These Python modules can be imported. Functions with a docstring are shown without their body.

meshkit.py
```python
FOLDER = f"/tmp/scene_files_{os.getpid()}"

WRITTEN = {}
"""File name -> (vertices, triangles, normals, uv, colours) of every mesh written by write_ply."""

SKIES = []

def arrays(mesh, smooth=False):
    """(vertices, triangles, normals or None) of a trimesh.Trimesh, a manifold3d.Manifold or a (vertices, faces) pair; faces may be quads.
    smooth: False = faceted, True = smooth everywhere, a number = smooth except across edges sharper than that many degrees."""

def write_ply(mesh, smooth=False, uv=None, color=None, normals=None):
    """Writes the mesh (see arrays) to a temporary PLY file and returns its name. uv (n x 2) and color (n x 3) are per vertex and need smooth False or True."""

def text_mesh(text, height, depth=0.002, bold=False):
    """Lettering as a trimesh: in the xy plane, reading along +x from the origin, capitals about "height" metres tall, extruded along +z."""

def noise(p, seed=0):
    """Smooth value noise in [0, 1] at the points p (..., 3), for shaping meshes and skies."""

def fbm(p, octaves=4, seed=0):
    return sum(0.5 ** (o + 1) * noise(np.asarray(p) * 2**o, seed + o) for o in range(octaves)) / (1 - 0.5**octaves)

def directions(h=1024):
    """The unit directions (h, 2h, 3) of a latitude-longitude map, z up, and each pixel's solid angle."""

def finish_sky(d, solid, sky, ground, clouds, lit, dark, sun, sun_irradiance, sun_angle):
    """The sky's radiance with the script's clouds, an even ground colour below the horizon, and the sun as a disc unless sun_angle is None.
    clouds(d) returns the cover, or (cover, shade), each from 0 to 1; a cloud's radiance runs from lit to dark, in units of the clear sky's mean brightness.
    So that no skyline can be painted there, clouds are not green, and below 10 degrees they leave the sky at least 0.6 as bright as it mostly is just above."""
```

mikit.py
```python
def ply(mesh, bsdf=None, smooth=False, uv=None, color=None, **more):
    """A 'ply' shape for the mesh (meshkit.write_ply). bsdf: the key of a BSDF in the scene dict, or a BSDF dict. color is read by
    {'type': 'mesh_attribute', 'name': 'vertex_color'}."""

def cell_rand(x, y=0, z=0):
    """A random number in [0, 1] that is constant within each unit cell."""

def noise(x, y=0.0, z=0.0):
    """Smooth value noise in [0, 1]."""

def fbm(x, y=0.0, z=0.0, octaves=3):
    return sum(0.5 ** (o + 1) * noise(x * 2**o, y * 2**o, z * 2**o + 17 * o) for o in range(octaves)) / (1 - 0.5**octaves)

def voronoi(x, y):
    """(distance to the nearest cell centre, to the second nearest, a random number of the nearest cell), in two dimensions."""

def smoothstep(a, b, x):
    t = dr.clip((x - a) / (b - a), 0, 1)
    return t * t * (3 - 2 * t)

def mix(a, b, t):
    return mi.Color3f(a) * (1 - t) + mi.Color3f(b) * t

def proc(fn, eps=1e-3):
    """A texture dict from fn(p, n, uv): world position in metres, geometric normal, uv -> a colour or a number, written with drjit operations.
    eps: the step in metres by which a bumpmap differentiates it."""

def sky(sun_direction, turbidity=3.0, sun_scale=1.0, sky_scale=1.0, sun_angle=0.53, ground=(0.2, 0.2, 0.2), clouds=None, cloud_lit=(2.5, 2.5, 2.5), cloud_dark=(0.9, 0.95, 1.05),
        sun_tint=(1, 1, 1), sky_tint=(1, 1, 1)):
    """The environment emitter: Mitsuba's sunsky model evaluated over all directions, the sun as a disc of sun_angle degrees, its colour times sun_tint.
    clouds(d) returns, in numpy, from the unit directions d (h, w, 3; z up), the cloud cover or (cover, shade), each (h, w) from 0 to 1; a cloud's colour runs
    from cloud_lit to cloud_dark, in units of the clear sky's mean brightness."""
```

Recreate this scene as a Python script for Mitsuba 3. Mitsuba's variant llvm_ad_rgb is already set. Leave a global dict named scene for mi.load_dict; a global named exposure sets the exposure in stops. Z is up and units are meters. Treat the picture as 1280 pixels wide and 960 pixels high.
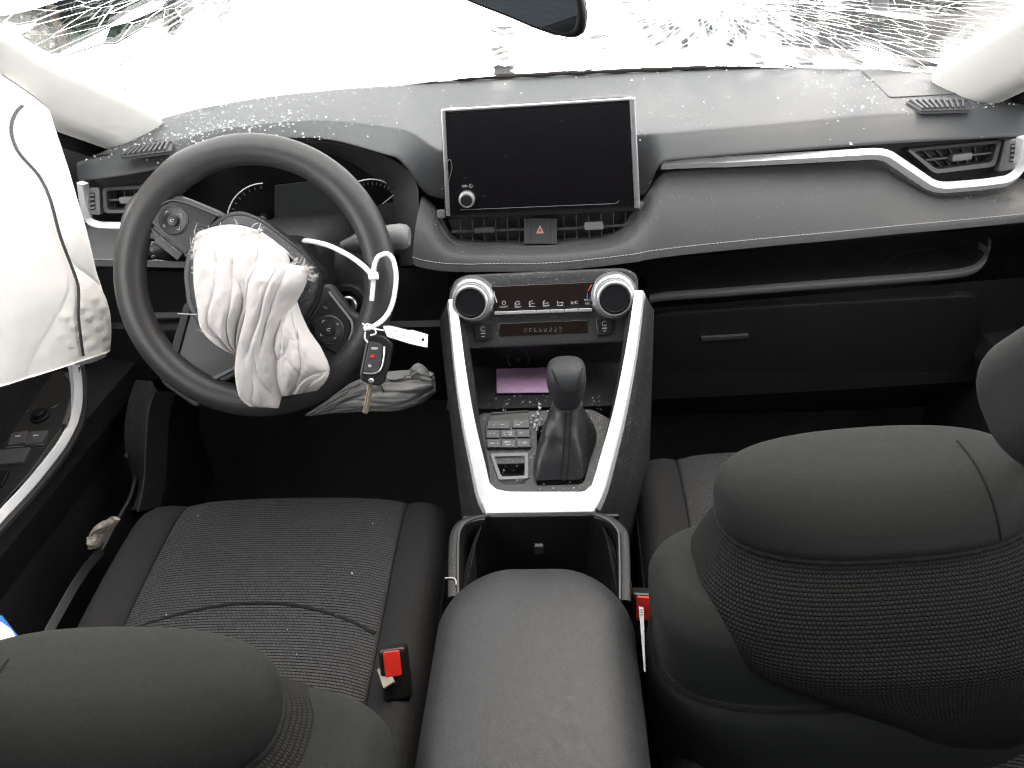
import math, random
import numpy as np
import drjit as dr
import mitsuba as mi
import mikit, meshkit, trimesh
import mapbox_earcut as earcut
import shapely
from scipy.interpolate import CubicSpline, PchipInterpolator
from scipy.spatial import Voronoi

T = mi.ScalarTransform4f
rng = np.random.default_rng(7)
random.seed(7)
scene, labels = {}, {}

# ------------------------------------------------------------------ camera, sky, exposure
FPX = 940.0                                   # focal length in pixels of the 1280 wide photograph
CAM = np.array([0.04, 0.0, 1.2])
_p, _y, _r = np.radians([35.0, -5.2, -4.5])
FWD = np.array([math.sin(_y) * math.cos(_p), math.cos(_y) * math.cos(_p), -math.sin(_p)])
_rt = np.array([math.cos(_y), -math.sin(_y), 0.0])
_up = np.cross(_rt, FWD)
RIGHT, UP = _rt * math.cos(_r) + _up * math.sin(_r), -_rt * math.sin(_r) + _up * math.cos(_r)
scene['camera'] = {'type': 'perspective', 'fov': math.degrees(2 * math.atan(640 / FPX)), 'fov_axis': 'x', 'near_clip': 0.01, 'far_clip': 500.0,
                   'to_world': T().look_at(origin=CAM.tolist(), target=(CAM + FWD).tolist(), up=UP.tolist())}
scene['sky'] = mikit.sky([0.25, 0.45, 0.85], turbidity=4, sun_scale=0.15, sun_angle=25, clouds=lambda d: 1.0, cloud_lit=(2.5, 2.5, 2.5), ground=(0.25, 0.25, 0.24))
exposure = 4.35


# ------------------------------------------------------------------ where things stand: a sight line of the photograph met with a real plane
def plane(y, z, a, x=0.0):                    # contains the car's cross direction; a = how far its face looks up (0 upright, 90 level)
    a = math.radians(a)
    return np.array([x, y, z]), np.array([0, -math.cos(a), math.sin(a)])


def shift(pl, d):
    return pl[0] + pl[1] * d, pl[1]


def P(px, py, pl=None, x=None, y=None, z=None):
    d = FWD + RIGHT * (px - 640) / FPX - UP * (py - 480) / FPX
    if pl is not None:
        k = ((pl[0] - CAM) @ pl[1]) / (d @ pl[1])
    else:
        k = (z - CAM[2]) / d[2] if z is not None else (y - CAM[1]) / d[1] if y is not None else (x - CAM[0]) / d[0]
    return CAM + d * k


def PP(pts, pl=None, **k):
    return np.array([P(a, b, pl, **k) for a, b in pts])


# ------------------------------------------------------------------ mesh helpers
def nrm(v):
    v = np.asarray(v, float)
    return v / np.maximum(np.linalg.norm(v, axis=-1, keepdims=True), 1e-12)


def tm(v, f):
    return trimesh.Trimesh(np.asarray(v, float), np.asarray(f, int), process=False)


def cat(*ms):
    ms = [m for m in (ms[0] if len(ms) == 1 and isinstance(ms[0], (list, tuple)) else ms)]
    vs, fs, k = [], [], 0
    for m in ms:
        vs.append(m.vertices); fs.append(m.faces + k); k += len(m.vertices)
    return tm(np.vstack(vs), np.vstack(fs))


def grid(G, close_u=False, close_v=False):
    G = np.asarray(G, float)
    m, n = G.shape[:2]
    i, j = np.meshgrid(np.arange(m if close_u else m - 1), np.arange(n if close_v else n - 1), indexing='ij')
    a, b = (i + 1) % m, (j + 1) % n
    q = np.stack([i * n + j, a * n + j, a * n + b, i * n + b], -1).reshape(-1, 4)
    return tm(G.reshape(-1, 3), np.vstack([q[:, [0, 1, 2]], q[:, [0, 2, 3]]]))


def grid_uv(G):
    du = np.linalg.norm(np.diff(G, axis=0), axis=2).mean(1)
    dv = np.linalg.norm(np.diff(G, axis=1), axis=2).mean(0)
    u, v = np.concatenate([[0], np.cumsum(du)]), np.concatenate([[0], np.cumsum(dv)])
    return np.stack(np.meshgrid(v, u), -1).reshape(-1, 2)


def rounded(pts, r, k=5, closed=True):
    """The polyline with its corners rounded (r: a number or one per corner)."""
    pts = np.asarray(pts, float)
    n = len(pts)
    rr = np.broadcast_to(r, (n,))
    out = []
    for i in range(n):
        if not closed and i in (0, n - 1):
            out.append(pts[i]); continue
        a, b, c = pts[i - 1], pts[i], pts[(i + 1) % n]
        la, lc = np.linalg.norm(a - b), np.linalg.norm(c - b)
        d = min(rr[i], 0.48 * la, 0.48 * lc)
        p, q = b + (a - b) / la * d, b + (c - b) / lc * d
        for t in np.linspace(0, 1, k):
            out.append((1 - t) ** 2 * p + 2 * t * (1 - t) * b + t * t * q)
    return np.array(out)


def spline(pts, n=60, closed=False):
    pts = np.asarray(pts, float)
    if closed:
        pts = np.vstack([pts, pts[:1]])
    s = np.concatenate([[0], np.cumsum(np.linalg.norm(np.diff(pts, axis=0), axis=1) + 1e-9)])
    if closed:
        return CubicSpline(s, pts, bc_type='periodic')(np.linspace(0, s[-1], n, endpoint=False))
    return PchipInterpolator(s, pts)(np.linspace(0, s[-1], n))


def tri2(poly):
    poly = np.asarray(poly, float)
    return earcut.triangulate_float64(poly, np.array([len(poly)], np.uint32)).reshape(-1, 3).astype(int)


def frame_of(n):
    n = nrm(n)
    e1 = np.cross([0, 0, 1], n)
    if np.linalg.norm(e1) < 1e-6:
        e1 = np.array([1.0, 0, 0])
    e1 = nrm(e1)
    return e1, np.cross(n, e1), n


def prism(pts, n, depth, bevel=0.001, r=0.0, k=5):
    """A plate: the outline (points on a plane facing n), its face proud by nothing, its back 'depth' behind, the front edge bevelled."""
    pts = np.asarray(pts, float)
    if r is not None and np.max(r) > 0:
        pts = rounded(pts, r, k)
    e1, e2, n = frame_of(n)
    o = pts.mean(0)
    q = np.stack([(pts - o) @ e1, (pts - o) @ e2], 1)
    if np.sum(q[:, 0] * np.roll(q[:, 1], -1) - q[:, 1] * np.roll(q[:, 0], -1)) < 0:
        q = q[::-1]
    d0, d1 = nrm(q - np.roll(q, 1, 0)), nrm(np.roll(q, -1, 0) - q)
    nn = lambda d: np.stack([-d[:, 1], d[:, 0]], 1)
    a, b = nn(d0), nn(d1)
    m = nrm(a + b)
    ins = q + m * (bevel / np.maximum((m * a).sum(1), 0.35))[:, None]
    mid = q + m * (0.3 * bevel / np.maximum((m * a).sum(1), 0.35))[:, None]
    lift = lambda w, h: o + w[:, :1] * e1 + w[:, 1:] * e2 + n * h
    rings = [lift(q, -depth), lift(q, -bevel), lift(mid, -0.3 * bevel), lift(ins, 0.0)] if bevel > 0 else [lift(q, -depth), lift(q, 0.0)]
    G = np.array(rings)
    side = grid(G, close_v=True)
    side.faces = side.faces[:, ::-1]
    f = tri2(q)
    N = len(q)
    last = (len(rings) - 1) * N
    return tm(G.reshape(-1, 3), np.vstack([side.faces, f + last, f[:, ::-1]]))


def ring_plate(outer, inner, n, depth, r_out=0.0, r_in=0.0):
    """A frame: outer and inner outlines with the same number of corners."""
    a, b = rounded(outer, r_out, 5) if np.max(r_out) > 0 else np.asarray(outer), rounded(inner, r_in, 5) if np.max(r_in) > 0 else np.asarray(inner)
    n = nrm(n)
    e = 0.12
    G = np.array([a - n * depth, a - n * depth * 0.25, a * (1 - e) + b * e, b * (1 - e) + a * e, b - n * depth * 0.25, b - n * depth])
    m = grid(G, close_v=True)
    e1, e2, _ = frame_of(n)
    q = np.stack([a @ e1, a @ e2], 1)
    if np.sum(q[:, 0] * np.roll(q[:, 1], -1) - q[:, 1] * np.roll(q[:, 0], -1)) > 0:
        m.faces = m.faces[:, ::-1]
    return m


def tube(path, r, sides=10, closed=False, flat=1.0, up=None):
    """A tube along a path; flat squeezes it along the normal 'up'."""
    p = np.asarray(path, float)
    n = len(p)
    t = nrm(np.roll(p, -1, 0) - np.roll(p, 1, 0)) if closed else nrm(np.gradient(p, axis=0))
    if up is None:
        a = np.cross(t[0], [0, 0, 1.0])
        if np.linalg.norm(a) < 0.1:
            a = np.cross(t[0], [1.0, 0, 0])
        A = [nrm(a)]
        for i in range(1, n):
            v = A[-1] - t[i] * (A[-1] @ t[i])
            A.append(nrm(v))
        A = np.array(A)
        Bv = np.cross(t, A)
    else:
        Bv = np.broadcast_to(np.asarray(up, float), p.shape)
        Bv = nrm(Bv - t * (Bv * t).sum(1)[:, None])
        A = np.cross(Bv, t)
    r = np.broadcast_to(r, (n,))
    th = np.arange(sides) * 2 * np.pi / sides
    G = p[:, None] + r[:, None, None] * (np.cos(th)[None, :, None] * A[:, None] + flat * np.sin(th)[None, :, None] * Bv[:, None])
    m = grid(G, close_u=closed, close_v=True)
    if closed:
        return m
    f = tri2(np.stack([np.cos(th), np.sin(th)], 1))
    return tm(m.vertices, np.vstack([m.faces, f, f[:, ::-1] + (n - 1) * sides]))


def bar(path, w, h, up, bev=0.25, closed=False):
    """A strip of width w and height h with bevelled upper edges along a path; 'up' is the way its face looks."""
    p = np.asarray(path, float)
    n = len(p)
    t = nrm(np.roll(p, -1, 0) - np.roll(p, 1, 0)) if closed else nrm(np.gradient(p, axis=0))
    U = np.broadcast_to(np.asarray(up, float), p.shape)
    U = nrm(U - t * (U * t).sum(1)[:, None])
    S = np.cross(t, U)
    w = np.broadcast_to(w, (n,))[:, None]
    h = np.broadcast_to(h, (n,))[:, None]
    b = bev * np.minimum(w, h)
    prof = [(-w / 2, -h), (-w / 2, -b), (-w / 2 + 0.3 * b, -0.3 * b), (-w / 2 + b, 0 * h), (w / 2 - b, 0 * h), (w / 2 - 0.3 * b, -0.3 * b), (w / 2, -b), (w / 2, -h)]
    G = np.stack([p + S * a + U * c for a, c in prof], 1)
    m = grid(G, close_u=closed, close_v=True)
    if closed:
        return m
    f = np.array([[0, 1, i] for i in range(2, 2)]).reshape(-1, 3)
    cap = np.array([[0, i, i + 1] for i in range(1, 7)])
    k = (n - 1) * 8
    return tm(m.vertices, np.vstack([m.faces, cap, cap[:, ::-1] + k]))


def rrect(hx, hy, r, k=5):
    r = max(min(r, hx - 1e-5, hy - 1e-5), 1e-5)
    out = []
    for sx, sy, a0 in ((1, 1, 0), (-1, 1, 90), (-1, -1, 180), (1, -1, 270)):
        for a in np.radians(np.linspace(a0, a0 + 90, k)):
            out.append((sx * (hx - r) + r * math.cos(a), sy * (hy - r) + r * math.sin(a)))
    return np.array(out)


def stack(rings, cap0=True, cap1=True):
    """Rings of equal count, from the bottom up, counter-clockwise seen from above."""
    G = np.array(rings, float)
    n = G.shape[1]
    m = grid(G, close_v=True)
    f = [m.faces[:, ::-1]]
    fan = np.array([[0, i, i + 1] for i in range(1, n - 1)])
    if cap0:
        f.append(fan[:, ::-1])
    if cap1:
        f.append(fan + (len(G) - 1) * n)
    return tm(G.reshape(-1, 3), np.vstack(f))


def pillow(hx, hy, h, r, e, k=6, m=5, both=False):
    """A box of half sizes hx, hy and height h (0..h), corners r in plan, upper edge rounded by e (both: the lower too)."""
    rings = []
    arc = np.linspace(0, np.pi / 2, m)
    if both:
        rings += [np.c_[rrect(hx - e * (1 - math.sin(a)), hy - e * (1 - math.sin(a)), r, k), np.full(4 * k, e * (1 - math.cos(a)))] for a in arc]
    else:
        rings += [np.c_[rrect(hx, hy, r, k), np.zeros(4 * k)]]
    rings += [np.c_[rrect(hx - e * (1 - math.cos(a)), hy - e * (1 - math.cos(a)), r, k), np.full(4 * k, h - e + e * math.sin(a))] for a in arc]
    return stack(rings)


def put(m, o, e1, e2, n):
    v = m.vertices
    return tm(np.asarray(o) + v[:, :1] * np.asarray(e1) + v[:, 1:2] * np.asarray(e2) + v[:, 2:] * np.asarray(n), m.faces)


def lathe(prof, o, axis, sides=36, spin=0.0, wob=None):
    """prof: (radius, height) from the bottom up, round the axis at o."""
    e1, e2, n = frame_of(axis)
    th = np.arange(sides) * 2 * np.pi / sides + spin
    rings = []
    for i, (r, h) in enumerate(prof):
        rr = r if wob is None or wob[i] == 0 else r * (1 + wob[i] * ((np.arange(sides) % 2) * 2 - 1))
        rr = np.broadcast_to(rr, (sides,))[:, None]
        rings.append(np.asarray(o) + rr * (np.cos(th)[:, None] * e1 + np.sin(th)[:, None] * e2) + np.asarray(n) * h)
    return stack(rings)


def quadprism(a, b, pl, depth=0.003, bevel=0.0006, r=0.002):
    """A plate over a rectangle of the photograph given by two opposite corners (leaning with the car)."""
    (x0, y0), (x1, y1) = a, b
    return prism(PP([(x0, y0), (x1, y0), (x1, y1), (x0, y1)], pl), pl[1], depth, bevel, r)


def cut(m, *tools):
    for t in tools:
        if t.volume < 0:
            t.invert()
    m = m.copy(); m.merge_vertices()
    if m.volume < 0:
        m.invert()
    for t in tools:
        t.merge_vertices()
    return trimesh.boolean.difference([m, *tools], engine='manifold')


def letters(text, h, px, py, pl, ang=0.0, depth=0.0004):
    m = meshkit.text_mesh(text, h, depth)
    e1, e2, n = frame_of(pl[1])
    c, s = math.cos(ang), math.sin(ang)
    w = m.bounds[1][0]
    m = tm(m.vertices - [w / 2, h / 2, 0], m.faces)
    return put(m, P(px, py, pl), e1 * c + e2 * s, -e1 * s + e2 * c, n)


# ------------------------------------------------------------------ the scene's entries
def numbered(name):
    if name not in scene and not any(k.startswith(name + '__') for k in scene) and name not in labels:
        return name
    i = 1
    while f'{name}_{i:03d}' in scene or f'{name}_{i:03d}' in labels or any(k.startswith(f'{name}_{i:03d}__') for k in scene):
        i += 1
    return f'{name}_{i:03d}'


def thing(name, label=None, cat_=None, group=None, kind=None):
    key = numbered(name)
    d = {}
    if label: d['label'] = label
    if cat_: d['category'] = cat_
    if group: d['group'] = group
    if kind: d['kind'] = kind
    labels[key] = d
    return key


def add(name, mesh, mat, parent=None, smooth=32, uv=None, label=None, cat_=None, group=None, kind=None):
    key = numbered(f'{parent}__{name}' if parent else name)
    if uv is not None:
        smooth = True
    scene[key] = mikit.ply(mesh, mat, smooth=smooth, uv=uv)
    d = {}
    if label: d['label'] = label
    if cat_: d['category'] = cat_
    if group: d['group'] = group
    if kind: d['kind'] = kind
    if d: labels[key] = d
    return key


# ------------------------------------------------------------------ materials
def rgb(*c):
    return {'type': 'rgb', 'value': list(c) if len(c) > 1 else [c[0]] * 3}


def two(b):
    return {'type': 'twosided', 'bsdf': b}


def pr(color, rough, spec=0.5, **k):
    return {'type': 'principled', 'base_color': color if isinstance(color, dict) else rgb(*color) if isinstance(color, (tuple, list)) else rgb(color), 'roughness': rough, 'specular': spec, **k}


def bump(b, fn, eps=4e-4, scale=1.0):
    return {'type': 'bumpmap', 'arbitrary': mikit.proc(fn, eps), 'bsdf': b, 'scale': scale}


def grain(p, n, uv):                                   # moulded plastic grain
    return 0.00022 * mikit.noise(p.x * 620, p.y * 620, p.z * 620) + 0.00012 * mikit.noise(p.x * 1500, p.y * 1500, p.z * 1500)


def pebble(p, n, uv):                                  # grained leather: uneven rounded pebbles with creases between
    w = 2.2 * mikit.noise(uv.x * 170, uv.y * 170), 2.2 * mikit.noise(uv.x * 170 + 40, uv.y * 170 + 9)
    u, v = uv.x / 0.0029 + w[0], uv.y / 0.0029 + w[1]
    return 0.00036 * dr.sqrt(dr.abs(dr.sin(np.pi * (u + v) * 0.7) * dr.sin(np.pi * (u - v) * 0.7)) + 0.002)


def leather_col(p, n, uv):
    a = mikit.noise(uv.x * 640, uv.y * 640)
    return mikit.mix((0.0215, 0.023, 0.026), (0.0285, 0.0305, 0.034), a)


def pebble_rim(p, n, uv):
    return 0.0002 * mikit.noise(p.x * 700, p.y * 700, p.z * 700) + 0.0001 * mikit.noise(p.x * 1700, p.y * 1700, p.z * 1700)


def felt(p, n, uv):
    return 0.00025 * mikit.noise(p.x * 900, p.y * 900, p.z * 900)


def weave_h(u, v):                                     # rows of plump threads, every other row set off by half a stitch
    row = dr.floor(v)
    uu = u + 0.5 * (row - 2 * dr.floor(row / 2))
    a = dr.abs(dr.sin(np.pi * uu))
    b = dr.abs(dr.sin(np.pi * v))
    return dr.sqrt(a * b + 1e-4)


def weave_r(u, v):                                     # ribs: long rows with a stitch every few millimetres
    return dr.power(dr.abs(dr.sin(np.pi * v)), 0.7) * (0.62 + 0.38 * dr.abs(dr.sin(np.pi * (u + 0.5 * dr.floor(v)))))


def weave_fine(p, n, uv):
    return 0.0010 * weave_r(uv.x / 0.0052, uv.y / 0.0040)


def weave_coarse(p, n, uv):
    return 0.0011 * weave_h(uv.x / 0.0037, uv.y / 0.0040)


def weave_col(su, sv, lo, hi, weave=weave_h):
    def fn(p, n, uv):
        h = weave(uv.x / su, uv.y / sv)
        k = mikit.cell_rand(dr.floor(uv.x / su * 2), dr.floor(uv.y / sv))
        return mikit.mix(lo, hi, mikit.smoothstep(0.25, 0.8, h) * (0.7 + 0.3 * k))
    return fn


def speck(base, dust, amount, f=900.0):                # a scatter of pale dust specks on a colour
    def fn(p, n, uv):
        a = mikit.noise(p.x * f, p.y * f, p.z * f)
        b = mikit.fbm(p.x * 9, p.y * 9, p.z * 9)
        return mikit.mix(base, dust, mikit.smoothstep(1.0 - amount, 1.02 - amount * 0.6, a * (0.72 + 0.5 * b)))
    return fn


def mottled(a, b, f):
    def fn(p, n, uv):
        return mikit.mix(a, b, mikit.fbm(p.x * f, p.y * f, p.z * f, 4))
    return fn


M = {}
def mat(name, b):
    M[name] = name
    scene[name] = b


mat('mat_dash', two(bump(pr(mikit.proc(speck((0.060, 0.062, 0.065), (0.25, 0.25, 0.25), 0.06)), 0.56, 0.4), grain)))
mat('mat_pad', two(bump(pr(mikit.proc(speck((0.072, 0.072, 0.072), (0.25, 0.25, 0.25), 0.09)), 0.55, 0.4), grain)))
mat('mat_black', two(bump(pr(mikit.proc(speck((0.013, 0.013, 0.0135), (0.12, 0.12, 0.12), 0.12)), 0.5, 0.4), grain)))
mat('mat_console', two(bump(pr(mikit.proc(speck((0.028, 0.028, 0.030), (0.42, 0.42, 0.42), 0.2)), 0.45, 0.45), grain)))
mat('mat_smooth_black', two(pr(0.012, 0.35, 0.5)))

mat('mat_gloss', two(pr(mikit.proc(speck((0.006, 0.005, 0.006), (0.04, 0.036, 0.036), 0.12, 260.0)), 0.24, 0.3)))
mat('mat_gloss_brown', two(pr((0.012, 0.008, 0.007), 0.08, 0.55)))
mat('mat_lcd', two(pr((0.028, 0.031, 0.030), 0.25, 0.4)))
mat('mat_silver', two(pr((0.74, 0.74, 0.75), 0.36, 0.5, metallic=0.35)))
mat('mat_satin', two(pr((0.60, 0.60, 0.61), 0.30, 0.5, metallic=0.85)))
mat('mat_hood', two(bump(pr((0.028, 0.028, 0.028), 0.55, 0.4), grain)))
mat('mat_silver_grip', two(pr((0.55, 0.55, 0.56), 0.38, 0.5, metallic=0.8)))
mat('mat_grey', two(bump(pr((0.16, 0.16, 0.16), 0.45, 0.5), grain)))
mat('mat_dark_grey', two(pr((0.055, 0.055, 0.057), 0.4, 0.5)))
mat('mat_rim', two(bump(pr((0.032, 0.031, 0.031), 0.38, 0.5), pebble_rim)))
mat('mat_leather', two(bump(pr(mikit.proc(leather_col), 0.47, 0.4), pebble)))
mat('mat_boot', two(bump(pr(mikit.proc(speck((0.022, 0.022, 0.024), (0.4, 0.4, 0.4), 0.16)), 0.36, 0.5), pebble_rim)))
mat('mat_fabric', two(bump(pr(mikit.proc(mottled((0.015, 0.015, 0.0155), (0.026, 0.026, 0.027), 700)), 0.85, 0.2, sheen=0.25), felt)))
mat('mat_fabric_back', two(bump(pr(mikit.proc(mottled((0.0155, 0.0168, 0.016), (0.026, 0.0278, 0.0265), 700)), 0.85, 0.2, sheen=0.35), felt)))
mat('mat_weave', two(bump(pr(mikit.proc(weave_col(0.0052, 0.0040, (0.004, 0.004, 0.004), (0.066, 0.066, 0.068), weave_r)), 0.75, 0.25), weave_fine)))
mat('mat_weave_back', two(bump(pr(mikit.proc(weave_col(0.0037, 0.0040, (0.004, 0.004, 0.004), (0.020, 0.020, 0.019))), 0.75, 0.25), weave_coarse)))
mat('mat_thread', two(pr((0.42, 0.41, 0.40), 0.7, 0.2)))
mat('mat_dark_thread', two(pr((0.012, 0.012, 0.012), 0.8, 0.2)))
mat('mat_carpet', two(bump(pr(mikit.proc(mottled((0.012, 0.012, 0.012), (0.032, 0.030, 0.029), 400)), 0.95, 0.1), felt)))
mat('mat_mat', two(bump(pr(mikit.proc(mottled((0.014, 0.014, 0.014), (0.030, 0.030, 0.030), 300)), 0.8, 0.2), felt)))


def nylon(p, n, uv):
    return 0.00012 * (dr.sin(uv.x * 4200) + dr.sin(uv.y * 4200)) + 0.0004 * mikit.fbm(p.x * 90, p.y * 90, p.z * 90)


mat('mat_airbag', two(bump(pr((0.56, 0.53, 0.51), 0.75, 0.25, sheen=0.2), nylon, 2e-4)))
mat('mat_airbag_inner', two(pr((0.58, 0.56, 0.54), 0.75, 0.25)))


def quilt(p, n, uv):
    return 0.0012 * dr.square(dr.sin(p.y * 130 + p.z * 40) * dr.sin(p.z * 170)) * mikit.smoothstep(0.79, 0.83, p.y + 0.18 * (p.z - 0.7)) * (1 - mikit.smoothstep(0.74, 0.78, p.z))


mat('mat_curtain', two(bump(pr((0.82, 0.80, 0.77), 0.7, 0.25), quilt, 1e-3)))
mat('mat_knee', two(bump(pr(mikit.proc(mottled((0.26, 0.25, 0.24), (0.42, 0.41, 0.40), 60)), 0.8, 0.2), felt)))
mat('mat_trim', two(bump(pr((0.57, 0.56, 0.535), 0.6, 0.3), felt)))
mat('mat_headliner', two(pr((0.55, 0.54, 0.51), 0.9, 0.1)))
mat('mat_body', two(pr((0.02, 0.02, 0.02), 0.5, 0.4)))
mat('mat_white_paint', two(pr((0.80, 0.80, 0.80), 0.3, 0.5, clearcoat=0.6, clearcoat_gloss=0.9)))
mat('mat_white_plastic', two(pr((0.80, 0.80, 0.80), 0.4, 0.5)))
mat('mat_mark', two(pr((0.42, 0.43, 0.44), 0.5, 0.3)))
mat('mat_mark_dim', two(pr((0.14, 0.14, 0.145), 0.5, 0.3)))
mat('mat_red', two(pr((0.75, 0.035, 0.022), 0.35, 0.5)))
mat('mat_pale_red', two(pr((0.55, 0.26, 0.22), 0.5, 0.3)))
mat('mat_blue', two(pr((0.03, 0.12, 0.42), 0.4, 0.4)))
mat('mat_steel', two(pr((0.55, 0.53, 0.50), 0.3, 0.5, metallic=0.9)))
mat('mat_brass', two(pr((0.42, 0.32, 0.22), 0.35, 0.5, metallic=0.9)))
mat('mat_note', two(pr(mikit.proc(mottled((0.30, 0.19, 0.32), (0.46, 0.29, 0.42), 22)), 0.5, 0.4)))
mat('mat_paper', two(pr((0.78, 0.77, 0.77), 0.6, 0.3)))
mat('mat_beige_cloth', two(bump(pr(mikit.proc(mottled((0.20, 0.18, 0.155), (0.36, 0.33, 0.29), 120)), 0.85, 0.2), felt)))
mat('mat_leaf', two(pr(mikit.proc(mottled((0.10, 0.035, 0.015), (0.26, 0.10, 0.04), 300)), 0.7, 0.2)))
mat('mat_pane', {'type': 'thindielectric', 'int_ior': 1.5})
mat('mat_tint', {'type': 'thindielectric', 'int_ior': 1.5, 'specular_transmittance': rgb(0.16, 0.19, 0.22)})
mat('mat_mirror', {'type': 'conductor', 'material': 'Ag', 'specular_reflectance': rgb(0.75, 0.8, 0.85)})
mat('mat_crack', {'type': 'principledthin', 'base_color': rgb(0.88, 0.91, 0.92), 'roughness': 0.4, 'diff_trans': 1.3})
mat('mat_crumb', {'type': 'principledthin', 'base_color': rgb(0.86, 0.88, 0.88), 'roughness': 0.2, 'diff_trans': 0.7})
mat('mat_rubber', two(pr(mikit.proc(mottled((0.012, 0.011, 0.010), (0.05, 0.045, 0.04), 90)), 0.7, 0.3)))


def gravel_col(p, n, uv):
    a, b, r = mikit.voronoi(p.x * 22, p.y * 22)
    return mikit.mix((0.032, 0.034, 0.035), (0.066, 0.062, 0.058), r) * (0.75 + 0.5 * mikit.fbm(p.x * 0.8, p.y * 0.8))


mat('mat_gravel', two(pr(mikit.proc(gravel_col), 0.9, 0.2)))
mat('mat_bark', two(pr(mikit.proc(mottled((0.07, 0.055, 0.04), (0.16, 0.13, 0.10), 20)), 0.9, 0.1)))
mat('mat_foliage', {'type': 'principledthin', 'base_color': mikit.proc(mottled((0.014, 0.028, 0.022), (0.035, 0.058, 0.035), 3)), 'roughness': 0.6, 'diff_trans': 0.5})

# ------------------------------------------------------------------ outdoors: ground, trees, the bonnet of the car
g = 60.0
add('ground', tm([[-g, -g, -0.42], [g, -g, -0.42], [g, g, -0.42], [-g, g, -0.42]], [[0, 1, 2], [0, 2, 3]]), 'mat_gravel', label='brown grey gravel yard outside the car', kind='structure')


def leaves(c, rad, n, size, seed):
    r = np.random.default_rng(seed)
    clumps = nrm(r.normal(size=(26, 3))) * (0.35 + 0.6 * r.random((26, 1)) ** 0.5) * rad + c
    q = clumps[r.integers(0, 26, n)] + nrm(r.normal(size=(n, 3))) * (r.random((n, 1)) ** 0.4) * np.array(rad) * 0.38
    a, b = nrm(r.normal(size=(n, 3))), r.normal(size=(n, 3))
    b = nrm(b - a * (a * b).sum(1)[:, None])
    s = size * (0.6 + 0.8 * r.random((n, 1)))
    v = np.stack([q - a * s, q + b * s * 0.45, q + a * s, q - b * s * 0.45], 1).reshape(-1, 3)
    i = np.arange(n)[:, None] * 4
    return tm(v, np.vstack([i + [0, 1, 2], i + [0, 2, 3]]))


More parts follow.
